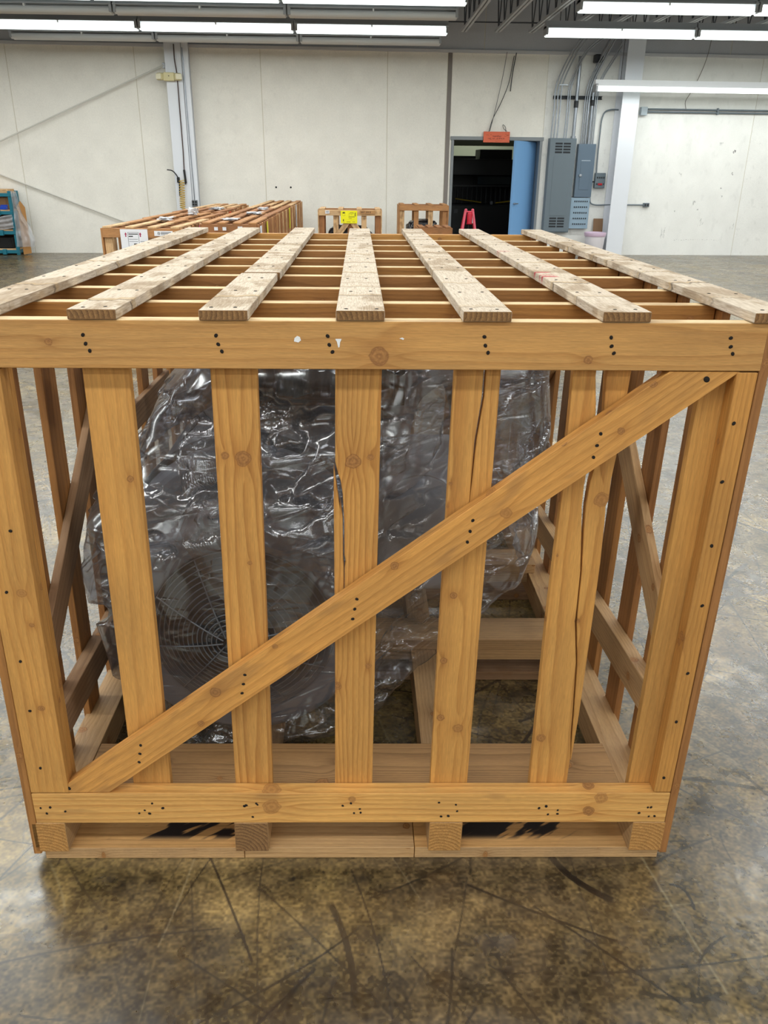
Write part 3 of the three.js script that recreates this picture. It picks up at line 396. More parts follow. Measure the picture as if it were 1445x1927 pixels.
// ------------------------------------------------------------------ machine in the crate
const M_GREY = std({ color: 0x85888e, roughness: 0.42 }), M_GREYD = std({ color: 0x2a2c30, roughness: 0.45 }), M_MID = std({ color: 0xb9bcc1, roughness: 0.45 }), M_WIRE = std({ color: 0x767a80, roughness: 0.4, metalness: 0.4 });
{
  const t = thing('fan_machine', 'dark grey machine with a round wire fan guard, wrapped in clear plastic inside the crate', 'machine', [-0.285, 0.163, -0.34]);
  const cy = 0.455 - 0.163, ring = new THREE.LatheGeometry([[0.228, -0.02], [0.236, 0.004], [0.244, 0.008], [0.296, 0.008], [0.312, 0.0], [0.317, -0.02], [0.33, -0.12], [0.30, -0.125], [0.228, -0.1], [0.228, -0.02]].map((q) => new THREE.Vector2(...q)), 72); ring.rotateX(Math.PI / 2); ring.translate(0, cy, 0);
  part(t, 'fan_shroud', ring, M_GREY);
  const guard = new THREE.Group(); guard.name = 'fan_guard'; guard.position.set(0, cy, 0.012); t.add(guard);
  const hub = [-0.03, 0.0, 0.05], dome = (r) => [hub[0] * (1 - r / 0.236), 0, hub[2] * (1 - (r / 0.236) ** 1.6)];
  for (let i = 1; i <= 15; i++) { const r = 0.02 + i * 0.0144, d = dome(r), g = new THREE.TorusGeometry(r, 0.0018, 6, 72); g.translate(d[0], 0, d[2]); part(guard, 'guard_ring', g, M_WIRE); }
  for (let i = 0; i < 10; i++) { const a = (i + 0.25) / 10 * Math.PI * 2, pts = [0.015, 0.08, 0.16, 0.236].map((r) => { const d = dome(r); return [d[0] + Math.cos(a) * r, Math.sin(a) * r, d[2] + 0.003]; }); part(guard, 'guard_spoke', tube(pts, 0.0022, 8, 5), M_WIRE); }
  const fan = new THREE.Group(); fan.name = 'fan_wheel'; fan.position.set(0, cy, -0.07); t.add(fan);
  part(fan, 'hub', (() => { const g = new THREE.LatheGeometry([[0, 0.03], [0.05, 0.025], [0.062, 0.0], [0.06, -0.03], [0, -0.03]].map((q) => new THREE.Vector2(...q)), 24); g.rotateX(Math.PI / 2); return g; })(), M_BLACK);
  for (let i = 0; i < 7; i++) { const a = i / 7 * Math.PI * 2, s = new THREE.Shape(); s.moveTo(0.05, -0.02); s.quadraticCurveTo(0.12, -0.075, 0.215, -0.06); s.quadraticCurveTo(0.225, 0.0, 0.21, 0.05); s.quadraticCurveTo(0.13, 0.04, 0.05, 0.025); const g = new THREE.ExtrudeGeometry(s, { depth: 0.005, bevelEnabled: false }); g.rotateX(0.45); g.rotateZ(a); part(fan, 'blade', g, M_BLACK); }
  part(t, 'fan_back_plate', (() => { const g = new THREE.CylinderGeometry(0.229, 0.229, 0.012, 48); g.rotateX(Math.PI / 2); g.translate(0, cy, -0.115); return g; })(), M_BLACK);
  // arched body behind the shroud
  const arch = (w, h0, h1, r) => { const s = new THREE.Shape(); s.moveTo(-w, h0); s.lineTo(w, h0); s.lineTo(w, h1 - r); s.absellipse(0, h1 - r, w, r, 0, Math.PI, false); s.lineTo(-w, h0); return s; };
  const body = new THREE.ExtrudeGeometry(arch(0.335, 0.0, 0.74, 0.31), { depth: 0.5, bevelEnabled: true, bevelThickness: 0.05, bevelSize: 0.045, bevelOffset: -0.045, bevelSegments: 5, curveSegments: 40 }); body.translate(0, 0, -0.72);
  part(t, 'body_shell', body, M_GREY);
  const band = new THREE.ExtrudeGeometry(arch(0.342, 0.02, 0.752, 0.316), { depth: 0.05, bevelEnabled: true, bevelThickness: 0.006, bevelSize: 0.006, bevelOffset: -0.006, bevelSegments: 2, curveSegments: 40 }); band.translate(0, 0, -0.26); part(t, 'clamp_band', band, M_GREYD);
  // finned cooler on top
  const fins = new THREE.Group(); fins.name = 'cooler'; t.add(fins); part(fins, 'cooler_frame', merge([ext(-0.09, 0.42, 0.80, 0.82, -0.82, -0.34), ext(-0.09, 0.42, 0.985, 1.0, -0.82, -0.36), ext(-0.10, -0.07, 0.8, 1.0, -0.82, -0.34), ext(0.40, 0.43, 0.8, 1.0, -0.82, -0.34)]), M_BLACK);
  for (let i = 0; i < 19; i++) { const g = box(0.006, 0.16, 0.44, 0, 0, 0, 0); g.rotateX(0); g.translate(-0.055 + i * 0.025, 0.90, -0.58); part(fins, 'fin', g, M_GREYD); }
  part(fins, 'support', merge([ext(-0.06, -0.02, 0.66, 0.81, -0.7, -0.66), ext(0.34, 0.38, 0.3, 0.81, -0.7, -0.66)]), M_GREYD);
  // gearbox and pipes on the right
  part(t, 'gear_case', box(0.34, 0.42, 0.5, 0.53, 0.30, -0.80, 0.05), M_MID);
  part(t, 'port_flange', (() => { const g = new THREE.LatheGeometry([[0, 0.02], [0.07, 0.02], [0.075, 0.0], [0.12, 0.0], [0.12, -0.03], [0, -0.03]].map((q) => new THREE.Vector2(...q)), 32); g.rotateX(Math.PI / 2); g.translate(0.5, 0.40, -0.52); return g; })(), M_MID);
  part(t, 'pipe_elbow', tube([[0.42, 0.42, -0.72], [0.42, 0.62, -0.72], [0.46, 0.74, -0.74], [0.55, 0.8, -0.78], [0.62, 0.8, -0.84]], 0.055, 30, 14), M_MID);
  part(t, 'pipe_elbow', tube([[0.64, 0.35, -0.74], [0.65, 0.5, -0.74], [0.64, 0.7, -0.80], [0.58, 0.85, -0.9]], 0.04, 26, 12), M_GREYD);
  part(t, 'base_rail', ext(-0.34, -0.26, -0.0, 0.03, -1.5, -0.06, 0.006), M_GREYD); part(t, 'base_rail', ext(0.2, 0.28, -0.0, 0.03, -1.5, -0.5, 0.006), M_GREYD);
  part(t, 'motor', (() => { const g = new THREE.LatheGeometry([[0, 0.35], [0.2, 0.34], [0.25, 0.28], [0.25, -0.28], [0.2, -0.34], [0, -0.35]].map((q) => new THREE.Vector2(...q)), 40); g.rotateX(Math.PI / 2); g.translate(0.1, 0.30, -1.1); return g; })(), M_GREY);
}
// plastic bag over the machine
{
  const ctl = [[-0.665, -0.47], [-0.62, -0.345], [-0.42, -0.296], [-0.2, -0.292], [0.0, -0.335], [0.18, -0.45], [0.36, -0.52], [0.485, -0.60], [0.53, -0.85], [0.535, -1.3], [0.5, -1.7], [0.35, -1.93], [-0.1, -1.98], [-0.5, -1.93], [-0.64, -1.72], [-0.675, -1.2], [-0.685, -0.75]];
  const curve = new THREE.CatmullRomCurve3(ctl.map(([x, z]) => new THREE.Vector3(x, 0, z)), true, 'catmullrom', 0.5), NU = 840, NV = 400;
  const lerpT = (tab, y) => { for (let i = 1; i < tab.length; i++) if (y <= tab[i][0]) { const [a, b] = [tab[i - 1], tab[i]], t = clamp((y - a[0]) / (b[0] - a[0])), s = t * t * (3 - 2 * t); return a[1] + (b[1] - a[1]) * s; } return tab[tab.length - 1][1]; };
  const leftOf = [[0.1, -0.60], [0.25, -0.645], [0.62, -0.69], [0.74, -0.66], [0.86, -0.545], [0.96, -0.51], [1.1, -0.40], [1.2, -0.33]], rightOf = [[0.1, 0.47], [0.4, 0.49], [0.6, 0.53], [0.85, 0.535], [1.06, 0.52], [1.2, 0.46]];
  const frontShift = [[0.1, 0.0], [0.72, 0.0], [0.80, 0.03], [0.90, 0.10], [1.0, 0.17], [1.12, 0.24], [1.2, 0.33]];
  const CREASE = []; for (let k = 0; k < 22; k++) { const az = rr(-0.5, 0.5) + (k % 3 ? 0.25 : 1.2), fq = k < 8 ? rr(3, 6) : k < 15 ? rr(7, 13) : rr(15, 26); CREASE.push([fq * Math.sin(az) * (rnd() < 0.5 ? -1 : 1), fq * Math.cos(az), fq * rr(-0.5, 0.5), (k < 8 ? 0.05 : k < 15 ? 0.032 : 0.010), rr(0, 9), k < 8 ? 3 : k < 15 ? 4.5 : 7]); }
  const ridge = (x, y, z) => { const n = Math.abs(noise3(x, y, z) * 2 - 1); return 1 - Math.sqrt(n + 0.0006); };
  const skin = (NU, NV, t0, seed, lift) => { const pos = [], uvs = [], idx = [], base = curve.getSpacedPoints(NU);
  for (let j = 0; j <= NV; j++) for (let i = 0; i <= NU; i++) {
    const b = base[i % NU], t = t0(i / NU) + (1 - t0(i / NU)) * j / NV;
    const fr = clamp((b.z + 1.2) / 0.9);                                     // 1 at the front
    const bottom = 0.135 - 0.03 * smooth(-0.1, -0.4, b.x) * fr + 0.30 * Math.pow(smooth(-0.02, 0.54, b.x), 0.8) + 0.05 * (1 - fr);
    const up = Math.min(1, t / 0.8), y0 = bottom + (1.165 - bottom) * up, cap = clamp((t - 0.8) / 0.2);
    const lx = lerpT(leftOf, y0), rx = lerpT(rightOf, y0), sx = b.x < -0.08 ? (lx + 0.08) / (-0.685 + 0.08) : (rx + 0.08) / (0.535 + 0.08);
    let x = -0.08 + (b.x + 0.08) * sx, z = b.z - lerpT(frontShift, y0) * smooth(-1.1, -0.5, b.z) * (0.22 + 0.78 * smooth(0.16, -0.06, b.x)), y = y0;
    // where it does not lie on the machine the film sags between folds
    const c = Math.cos(Math.PI / 2 * cap); x = -0.05 + (x + 0.05) * (0.02 + 0.98 * c); z = -1.15 + (z + 1.15) * (0.02 + 0.98 * c); y += 0.03 * Math.sin(Math.PI / 2 * cap);
    let nx = x + 0.08, nz = (z + 1.15) * 0.7, nl = Math.hypot(nx, nz) || 1; nx /= nl; nz /= nl;
    const face = Math.hypot(x + 0.285, y - 0.455), onFan = smooth(0.36, 0.24, face) * smooth(-0.55, -0.36, z);
    const q = noise3(x * 3 + 5, y * 3, z * 3) - 0.5, act = 1 - 0.94 * onFan; let d = 0.032 * (noise3(x * 3.4 + 30 + seed, y * 3.4, z * 3.4) - 0.5) + 0.02 * (ridge(x * 3.2 + q + 3, y * 5.5 + x * 2.2, z * 4 + 7) - 0.45);
    for (const [fx, fy, fz, A, ph, mf] of CREASE) { const w = x * fx + y * fy + z * fz + ph + seed + 0.3 * q, f = Math.abs((w - Math.floor(w)) * 2 - 1), m = smooth(0.38, 0.56, noise3(x * mf + ph * 7, y * mf + ph, z * mf - ph)); d += A * m * (1 - f - 0.4); }
    d = act * d + 0.003 * (1 - act) * (noise3(x * 9, y * 9, z * 9) - 0.5);
    d *= smooth(0, 0.03, t) * 0.75 + 0.25; d = clamp(d + 0.008 * act, -0.018, 0.038 * act + 0.004);
    d += lift; pos.push(x + nx * d, Math.min(1.208, y + 0.5 * d * (cap > 0 ? 1 : 0.25)), z + nz * d); uvs.push(i / NU * 4, t * 2);
  }
  for (let j = 0; j < NV; j++) for (let i = 0; i < NU; i++) { const a = j * (NU + 1) + i, b = a + 1, c = a + NU + 1, e = c + 1; idx.push(a, c, b, b, c, e); }
  const g = new THREE.BufferGeometry(); g.setAttribute('position', new THREE.Float32BufferAttribute(pos, 3)); g.setAttribute('uv', new THREE.Float32BufferAttribute(uvs, 2)); g.setIndex(idx); g.computeVertexNormals(); return g;
  };
  const CRINKLE = (() => { const n = 1024, H = new Float32Array(n * n); for (let k = 0; k < 240; k++) { const x0 = rr(0, n), y0 = rr(0, n), a = rr(-0.7, 0.7) + (rnd() < 0.3 ? 1.4 : 0), l = rr(30, 190), w = rr(4, 12), h = rr(-1, 1), ca = Math.cos(a), sa = Math.sin(a); for (let i = -l - w | 0; i < l + w; i += 0.7) for (let j = -w; j <= w; j += 0.7) { const X = (x0 + ca * i - sa * j) | 0, Y = (y0 + sa * i + ca * j) | 0; if (X < 0 || Y < 0 || X >= n || Y >= n) continue; const e = h * (1 - Math.abs(j) / w) * Math.max(0, 1 - Math.abs(i) / l); if (Math.abs(e) > Math.abs(H[Y * n + X])) H[Y * n + X] = e; } } return dataTex(n, n, (x, y) => { const v = 128 + 110 * H[y * n + x]; return [v, v, v]; }, false); })();
  const film = new THREE.MeshPhysicalMaterial({ color: 0xd8d9dd, roughness: 0.17, bumpMap: CRINKLE, bumpScale: 0.005, transmission: 0.962, thickness: 0, ior: 2.1, side: THREE.DoubleSide, specularIntensity: 1 });
  const bag = solo('plastic_bag', skin(NU, NV, () => 0, 0, 0), film, 'clear crinkled plastic bag draped over the machine inside the crate', 'plastic wrap');
  part(bag, 'loose_fold', skin(760, 220, (u) => 0.40 + 0.16 * (fbm(u * 14, 3, 3) - 0.5) + 0.22 * smooth(0.12, 0.02, u) + 0.10 * Math.sin(u * 40), 4.37, 0.012), film);
}
// ------------------------------------------------------------------ small print for labels and signs
function print(w, h, draw, rough = 0.6) { const c = document.createElement('canvas'); c.width = w; c.height = h; const x = c.getContext('2d'); draw(x, w, h); const t = new THREE.CanvasTexture(c); t.colorSpace = THREE.SRGBColorSpace; t.magFilter = THREE.LinearFilter; return std({ map: t, roughness: rough }); }
function sheet(w, h, bend = 0.004, seed = 1) { // a thin sheet with a real, slightly curled shape, front face towards +z
  const g = new THREE.BoxGeometry(w, h, 0.0012, 10, 10, 1), p = g.attributes.position; for (let i = 0; i < p.count; i++) { const x = p.getX(i), y = p.getY(i); p.setZ(i, p.getZ(i) + bend * (noise3(x * 9 + seed, y * 9, seed) + 0.4 * noise3(x * 30, y * 30 + seed, 1))); } g.computeVertexNormals(); return g;
}
const bars = (x, list, col = '#333') => { x.fillStyle = col; for (const [a, b, c, d] of list) x.fillRect(a, b, c, d); };
const M_SHIP = print(256, 300, (x, w, h) => { x.fillStyle = '#e9e9ee'; x.fillRect(0, 0, w, h); x.strokeStyle = '#444'; x.lineWidth = 3; x.strokeRect(70, 30, 100, 180); bars(x, [[76, 40, 88, 8], [76, 60, 40, 10], [76, 90, 84, 3], [76, 110, 84, 3], [120, 130, 30, 50], [76, 190, 60, 6], [180, 110, 60, 4], [180, 150, 40, 4], [180, 170, 50, 4], [76, 225, 100, 5]]); x.fillStyle = '#a01848'; for (const a of [50, 186]) { x.beginPath(); x.moveTo(a, 28); x.lineTo(a + 12, 48); x.lineTo(a + 5, 48); x.lineTo(a + 5, 70); x.lineTo(a - 5, 70); x.lineTo(a - 5, 48); x.lineTo(a - 12, 48); x.fill(); } });
const M_BAR = print(256, 64, (x, w, h) => { x.fillStyle = '#ececf0'; x.fillRect(0, 0, w, h); bars(x, [[90, 14, 140, 7], [90, 30, 120, 9], [90, 46, 150, 3]]); for (let i = 0; i < 16; i++) x.fillRect(46 + (i % 4) * 9, 14 + Math.floor(i / 4) * 9, (i * 7) % 3 ? 7 : 4, 7); });
const M_ORANGELABEL = print(64, 96, (x, w, h) => { x.fillStyle = '#d9532c'; x.fillRect(0, 0, w, h); x.fillStyle = '#7a2410'; x.beginPath(); x.moveTo(20, 40); x.lineTo(46, 44); x.lineTo(22, 56); x.fill(); bars(x, [[10, 12, 44, 4], [10, 76, 40, 4]], '#8a2c14'); });
const M_YELLOW = print(256, 200, (x, w, h) => { x.fillStyle = '#f6ee10'; x.fillRect(0, 0, w, h); x.fillStyle = '#3b3a12'; x.beginPath(); x.arc(48, 42, 22, Math.PI, 0); x.fill(); x.fillRect(34, 46, 28, 3); x.strokeStyle = '#a8a214'; x.lineWidth = 5; x.beginPath(); x.arc(48, 60, 20, 0, 3.1); x.stroke(); x.strokeRect(130, 40, 80, 50); bars(x, [[142, 30, 56, 6], [150, 60, 40, 4], [118, 96, 100, 6], [124, 120, 46, 6], [222, 30, 12, 60], [34, 136, 16, 30], [30, 178, 30, 4], [90, 176, 60, 6], [180, 176, 40, 5]], '#5d5b14'); });
const M_ORANGESIGN = print(256, 112, (x, w, h) => { x.fillStyle = '#dd6a48'; x.fillRect(0, 0, w, h); x.fillStyle = '#b9542f'; for (let i = 0; i < 30; i++) x.fillRect(rr(0, w), rr(0, h), rr(4, 30), rr(2, 6)); for (const [a, b, n, s] of [[88, 42, 10, 8.6], [48, 66, 17, 9.6]]) for (let i = 0; i < n; i++) { if (s > 9 && (i === 3 || i === 7 || i === 10)) continue; x.fillStyle = '#5c1f1c'; const q = a + i * s; x.fillRect(q, b, 2, 12); x.fillRect(q, b + (i % 3) * 5, 6, 2.4); if (i % 2) x.fillRect(q + 4.5, b, 2, 12); } });
const M_PAPER = std({ color: 0xe8e9ee, roughness: 0.6 }), M_YTAG = std({ color: 0xd8cf2a, roughness: 0.6 }), M_PINK = std({ color: 0xf0559a, roughness: 0.6 }), M_DARKFILM = new THREE.MeshPhysicalMaterial({ color: 0x17191f, roughness: 0.25, clearcoat: 0.6, clearcoatRoughness: 0.2 });
const M_FILM = new THREE.MeshPhysicalMaterial({ color: 0xeceef2, roughness: 0.2, transmission: 0.7, thickness: 0, side: THREE.DoubleSide });
const M_SCRAP = new THREE.MeshPhysicalMaterial({ color: 0xf2f3f6, roughness: 0.5, transmission: 0.25, thickness: 0, side: THREE.DoubleSide });
// a crumpled scrap of film or a wrapped load: a lumpy closed body
function lump(w, h, d, seed, amp = 0.16, seg = 40) { const g = new THREE.SphereGeometry(0.5, seg, seg * 0.7 | 0), p = g.attributes.position; for (let i = 0; i < p.count; i++) { const x = p.getX(i), y = p.getY(i), z = p.getZ(i), e = 0.55, q = (v) => Math.sign(v) * Math.pow(Math.abs(v) * 2, e) / 2; const n = 1 + amp * (Math.abs(noise3(x * 5 + seed, y * 5, z * 5) * 2 - 1) - 0.5) + amp * 0.6 * (Math.abs(noise3(x * 12 + seed, y * 12, z * 12) * 2 - 1) - 0.5); p.setXYZ(i, q(x) * w * n, q(y) * h * n + h / 2, q(z) * d * n); } g.computeVertexNormals(); return g; }

// ------------------------------------------------------------------ crates along the back wall
// x right, z towards the viewer, foot at the middle of the floor plan
function farCrate(label, pos, w, h, l, { turn = 0, tops = 4, sideN = 8, joists = 6, braces = false, posts = 4, group = 'slatted crates by the back wall', load = true, tone = 0 } = {}) {
  const t = thing('slatted_crate', label, 'crate', pos, turn, group), A = FARW[tone % 3], B = FARW[(tone + 2) % 3], C = FARW[1];
  const add = (n, g, m) => part(t, n, g, m);
  const P3 = (L, W, T, f) => lumber(L, W, T, { r: 0.003 }).applyMatrix4(f);
  const fz = l / 2;
  for (const [z, s] of [[fz - 0.02, 1], [-fz + 0.02, -1]]) {
    add('rail', P3(w, 0.09, 0.036, frame([1, 0, 0], [0, 1, 0], [0, h - 0.066, z])), A); add('rail', P3(w, 0.09, 0.036, frame([1, 0, 0], [0, 1, 0], [0, 0.15, z])), A);
    for (let i = 0; i < posts; i++) add('slat', P3(h - 0.06, 0.085, 0.02, frame([0, 1, 0], [-1, 0, 0], [-w / 2 + 0.045 + i * (w - 0.09) / (posts - 1), h / 2 - 0.02, z - s * 0.03])), (i % 2) ? A : B);
  }
  if (braces) for (const s of [-1, 1]) add('brace', P3(0.62, 0.085, 0.02, frame([s * 0.55, -0.72, 0], [0.7, 0.5, 0], [s * (0.02 + 0.18), h - 0.42, fz - 0.01])), A);
  for (let i = 0; i < sideN; i++) for (const s of [-1, 1]) add('side_slat', P3(h - 0.03, 0.08, 0.018, frame([0, 1, 0], [0, 0, -s], [s * (w / 2 + 0.01), h / 2 - 0.005, fz - 0.05 - i * (l - 0.1) / (sideN - 1)])), [A, C, B][i % 3]);
  for (let i = 0; i < joists; i++) add('joist', P3(w - 0.01, 0.08, 0.034, frame([1, 0, 0], [0, 1, 0], [0, h - 0.062, fz - 0.12 - i * (l - 0.24) / (joists - 1)])), C);
  for (let i = 0; i < tops; i++) { const x = -w / 2 + 0.05 + i * (w - 0.1) / (tops - 1); if (l > 1.1) { const sp = rr(-0.1, 0.1); add('top_slat', P3(l / 2 + sp - 0.005, 0.085, 0.019, frame([0, 0, -1], [1, 0, rr(-0.01, 0.01)], [x, h - 0.0105, fz - (l / 2 + sp) / 2])), B); add('top_slat', P3(l / 2 - sp - 0.005, 0.085, 0.019, frame([0, 0, -1], [1, 0, rr(-0.01, 0.01)], [x + rr(-0.015, 0.015), h - 0.0105, -fz + (l / 2 - sp) / 2])), (i + tone) % 2 ? B : A); } else add('top_slat', P3(l, 0.085, 0.019, frame([0, 0, -1], [1, 0, 0], [x, h - 0.0105, 0])), A); }
  add('floor_board', ext(-w / 2 + 0.03, w / 2 - 0.03, 0.02, 0.10, -fz + 0.05, fz - 0.05, 0.004), C); for (const s of [-1, 1]) add('runner', ext(s * (w / 2 - 0.07) - 0.04, s * (w / 2 - 0.07) + 0.04, 0, 0.03, -fz + 0.03, fz - 0.03, 0.003), C);
  if (load) { const g = solo('wrapped_load', lump(w - 0.24, h - 0.36, l - 0.3, pos[2], 0.14), M_DARKFILM, 'dark film wrapped load inside the ' + label.replace(/^(long |low |open )?/, '').split(' ').slice(0, 9).join(' '), 'load'); g.position.set(pos[0], 0.1, pos[2]); g.rotation.y = turn; }
  return t;
}
{
  const tn = -0.03;
  const r1 = ['front crate of the left row, with white shipping paper', 'second crate of the left row, behind the shipping paper crate', 'third crate of the left row from the front', 'rear crate of the left row, nearest the left column'];
  const w1 = [0.80, 0.74, 0.67, 0.58];
  for (let i = 0; i < 4; i++) { const z = -7.3 - 0.8 - i * 1.63; farCrate(r1[i], [-1.805 - 0.055 * i - w1[i] / 2, 0, z], w1[i], 1.02, 1.56, { turn: tn, tone: i, sideN: 9, load: i < 2 }); }
  const r2 = ['front crate of the right row, with torn white stickers on its rail', 'middle crate of the right row, with a yellow tag', 'rear crate of the right row, close to the wall'];
  for (let i = 0; i < 3; i++) { const z = -7.78 - 1.21 - i * 2.46; farCrate(r2[i], [-1.39, 0, z], 0.60, 1.04, 2.41, { turn: 0.0, tone: i + 1, sideN: 13, joists: 9, load: i < 1 }); }
  farCrate('open crate with a yellow card and two diagonal braces', [-0.13, 0, -12.95], 1.02, 1.0, 0.72, { braces: true, posts: 5, tone: 2, tops: 4, sideN: 4, joists: 3 });
  farCrate('open crate just left of the doorway, with three wide gaps', [1.19, 0, -14.3], 0.87, 1.03, 0.7, { posts: 4, tone: 0, tops: 4, sideN: 4, joists: 3 });
  farCrate('low crate standing in front of the crate beside the doorway', [1.25, 0, -12.5], 0.53, 0.75, 0.6, { posts: 3, tone: 1, tops: 4, sideN: 4, joists: 3, load: false });
  const paper = (name, w, h, mat, pos, ry, label, cat, rx = 0) => { const o = solo(name, sheet(w, h, 0.006, pos[0] * 7), mat, label, cat); o.position.set(...pos); o.rotation.set(rx, ry, 0, 'YXZ'); return o; };
  paper('shipping_paper', 0.28, 0.32, M_SHIP, [-2.29, 0.835, -7.285], -0.03, 'white shipping paper with two red arrows on the front left crate', 'paper');
  paper('shipping_label', 0.19, 0.05, M_BAR, [-1.99, 0.955, -7.29], -0.03, 'long white label with small print on the front left crate', 'label');
  paper('warning_label', 0.16, 0.11, M_ORANGELABEL, [-1.772, 0.93, -7.52], Math.PI / 2 - 0.03, 'orange label on the side of the front left crate', 'label');
  paper('pink_tag', 0.05, 0.05, M_PINK, [-1.79, 0.96, -8.2], Math.PI / 2 - 0.03, 'small pink tag on the side of the left crate row', 'tag');
  paper('warning_label', 0.16, 0.10, M_ORANGELABEL, [-1.885, 0.95, -11.2], Math.PI / 2 - 0.03, 'orange label on the third crate of the left row', 'label');
  paper('torn_sticker', 0.04, 0.035, M_PAPER, [-1.53, 0.975, -7.772], 0, 'left torn white sticker on the rail of the right crate row', 'sticker');
  paper('torn_sticker', 0.04, 0.035, M_PAPER, [-1.44, 0.975, -7.772], 0, 'second torn white sticker on the rail of the right crate row', 'sticker');
  paper('torn_sticker', 0.05, 0.04, M_PAPER, [-1.27, 0.98, -7.772], 0, 'torn white sticker with a sharp corner, rightmost on the crate rail', 'sticker');
  paper('yellow_tag', 0.13, 0.42, M_YTAG, [-1.066, 0.80, -8.6], Math.PI / 2, 'long yellow tag on the side slats of the right crate row', 'tag');
  paper('yellow_tag', 0.2, 0.3, M_YTAG, [-1.066, 0.88, -11.9], Math.PI / 2, 'short yellow tag further back on the right crate row', 'tag');
  paper('white_tag', 0.16, 0.26, M_PAPER, [-1.066, 0.87, -7.93], Math.PI / 2, 'white tag at the front corner of the right crate row', 'tag');
  paper('white_tag', 0.16, 0.36, M_PAPER, [-1.066, 0.85, -13.3], Math.PI / 2, 'tall white tag near the rear end of the right crate row', 'tag');
  paper('yellow_card', 0.272, 0.195, M_YELLOW, [-0.145, 0.87, -12.57], 0.0, 'yellow card with printing on the crate near the back wall', 'card');
  paper('blue_white_label', 0.07, 0.05, M_BAR, [-0.50, 0.945, -12.575], 0, 'small label at the left end of the yellow card crate', 'label');
  { const m = print(256, 48, (x, w, h) => { x.fillStyle = '#b98a58'; x.fillRect(0, 0, w, h); x.fillStyle = '#3a2716'; x.font = 'bold 34px sans-serif'; x.fillText('M07 259 B', 18, 36); }); paper('marked_plate', 0.26, 0.05, m, [0.16, 0.945, -12.575], 0, 'hand-written marking on the rail of the yellow card crate', 'marking'); }
  const film = (w, h, d, x, y, z, label, s) => { const o = solo('film_scrap', lump(w * 0.7, h * 0.55, d * 0.7, s, 0.9, 30), M_SCRAP, label, 'plastic wrap'); o.position.set(x, y, z); return o; };
  film(0.24, 0.07, 0.4, -2.2, 1.022, -8.4, 'scrap of clear film on top of the second left row crate', 3); film(0.2, 0.16, 0.26, -2.12, 1.022, -9.6, 'standing tuft of clear film on the left crate row', 5); film(0.3, 0.05, 0.5, -2.1, 1.022, -11.4, 'flat scrap of clear film at the rear of the left row', 8);
  film(0.26, 0.04, 0.4, -1.42, 1.042, -8.2, 'flat clear film on the front crate of the right row', 11); film(0.3, 0.05, 0.6, -1.34, 1.042, -9.6, 'crumpled white film in the middle of the right row', 14); film(0.2, 0.06, 0.36, -1.36, 1.042, -10.9, 'small ball of white film towards the rear of the right row', 17);
}

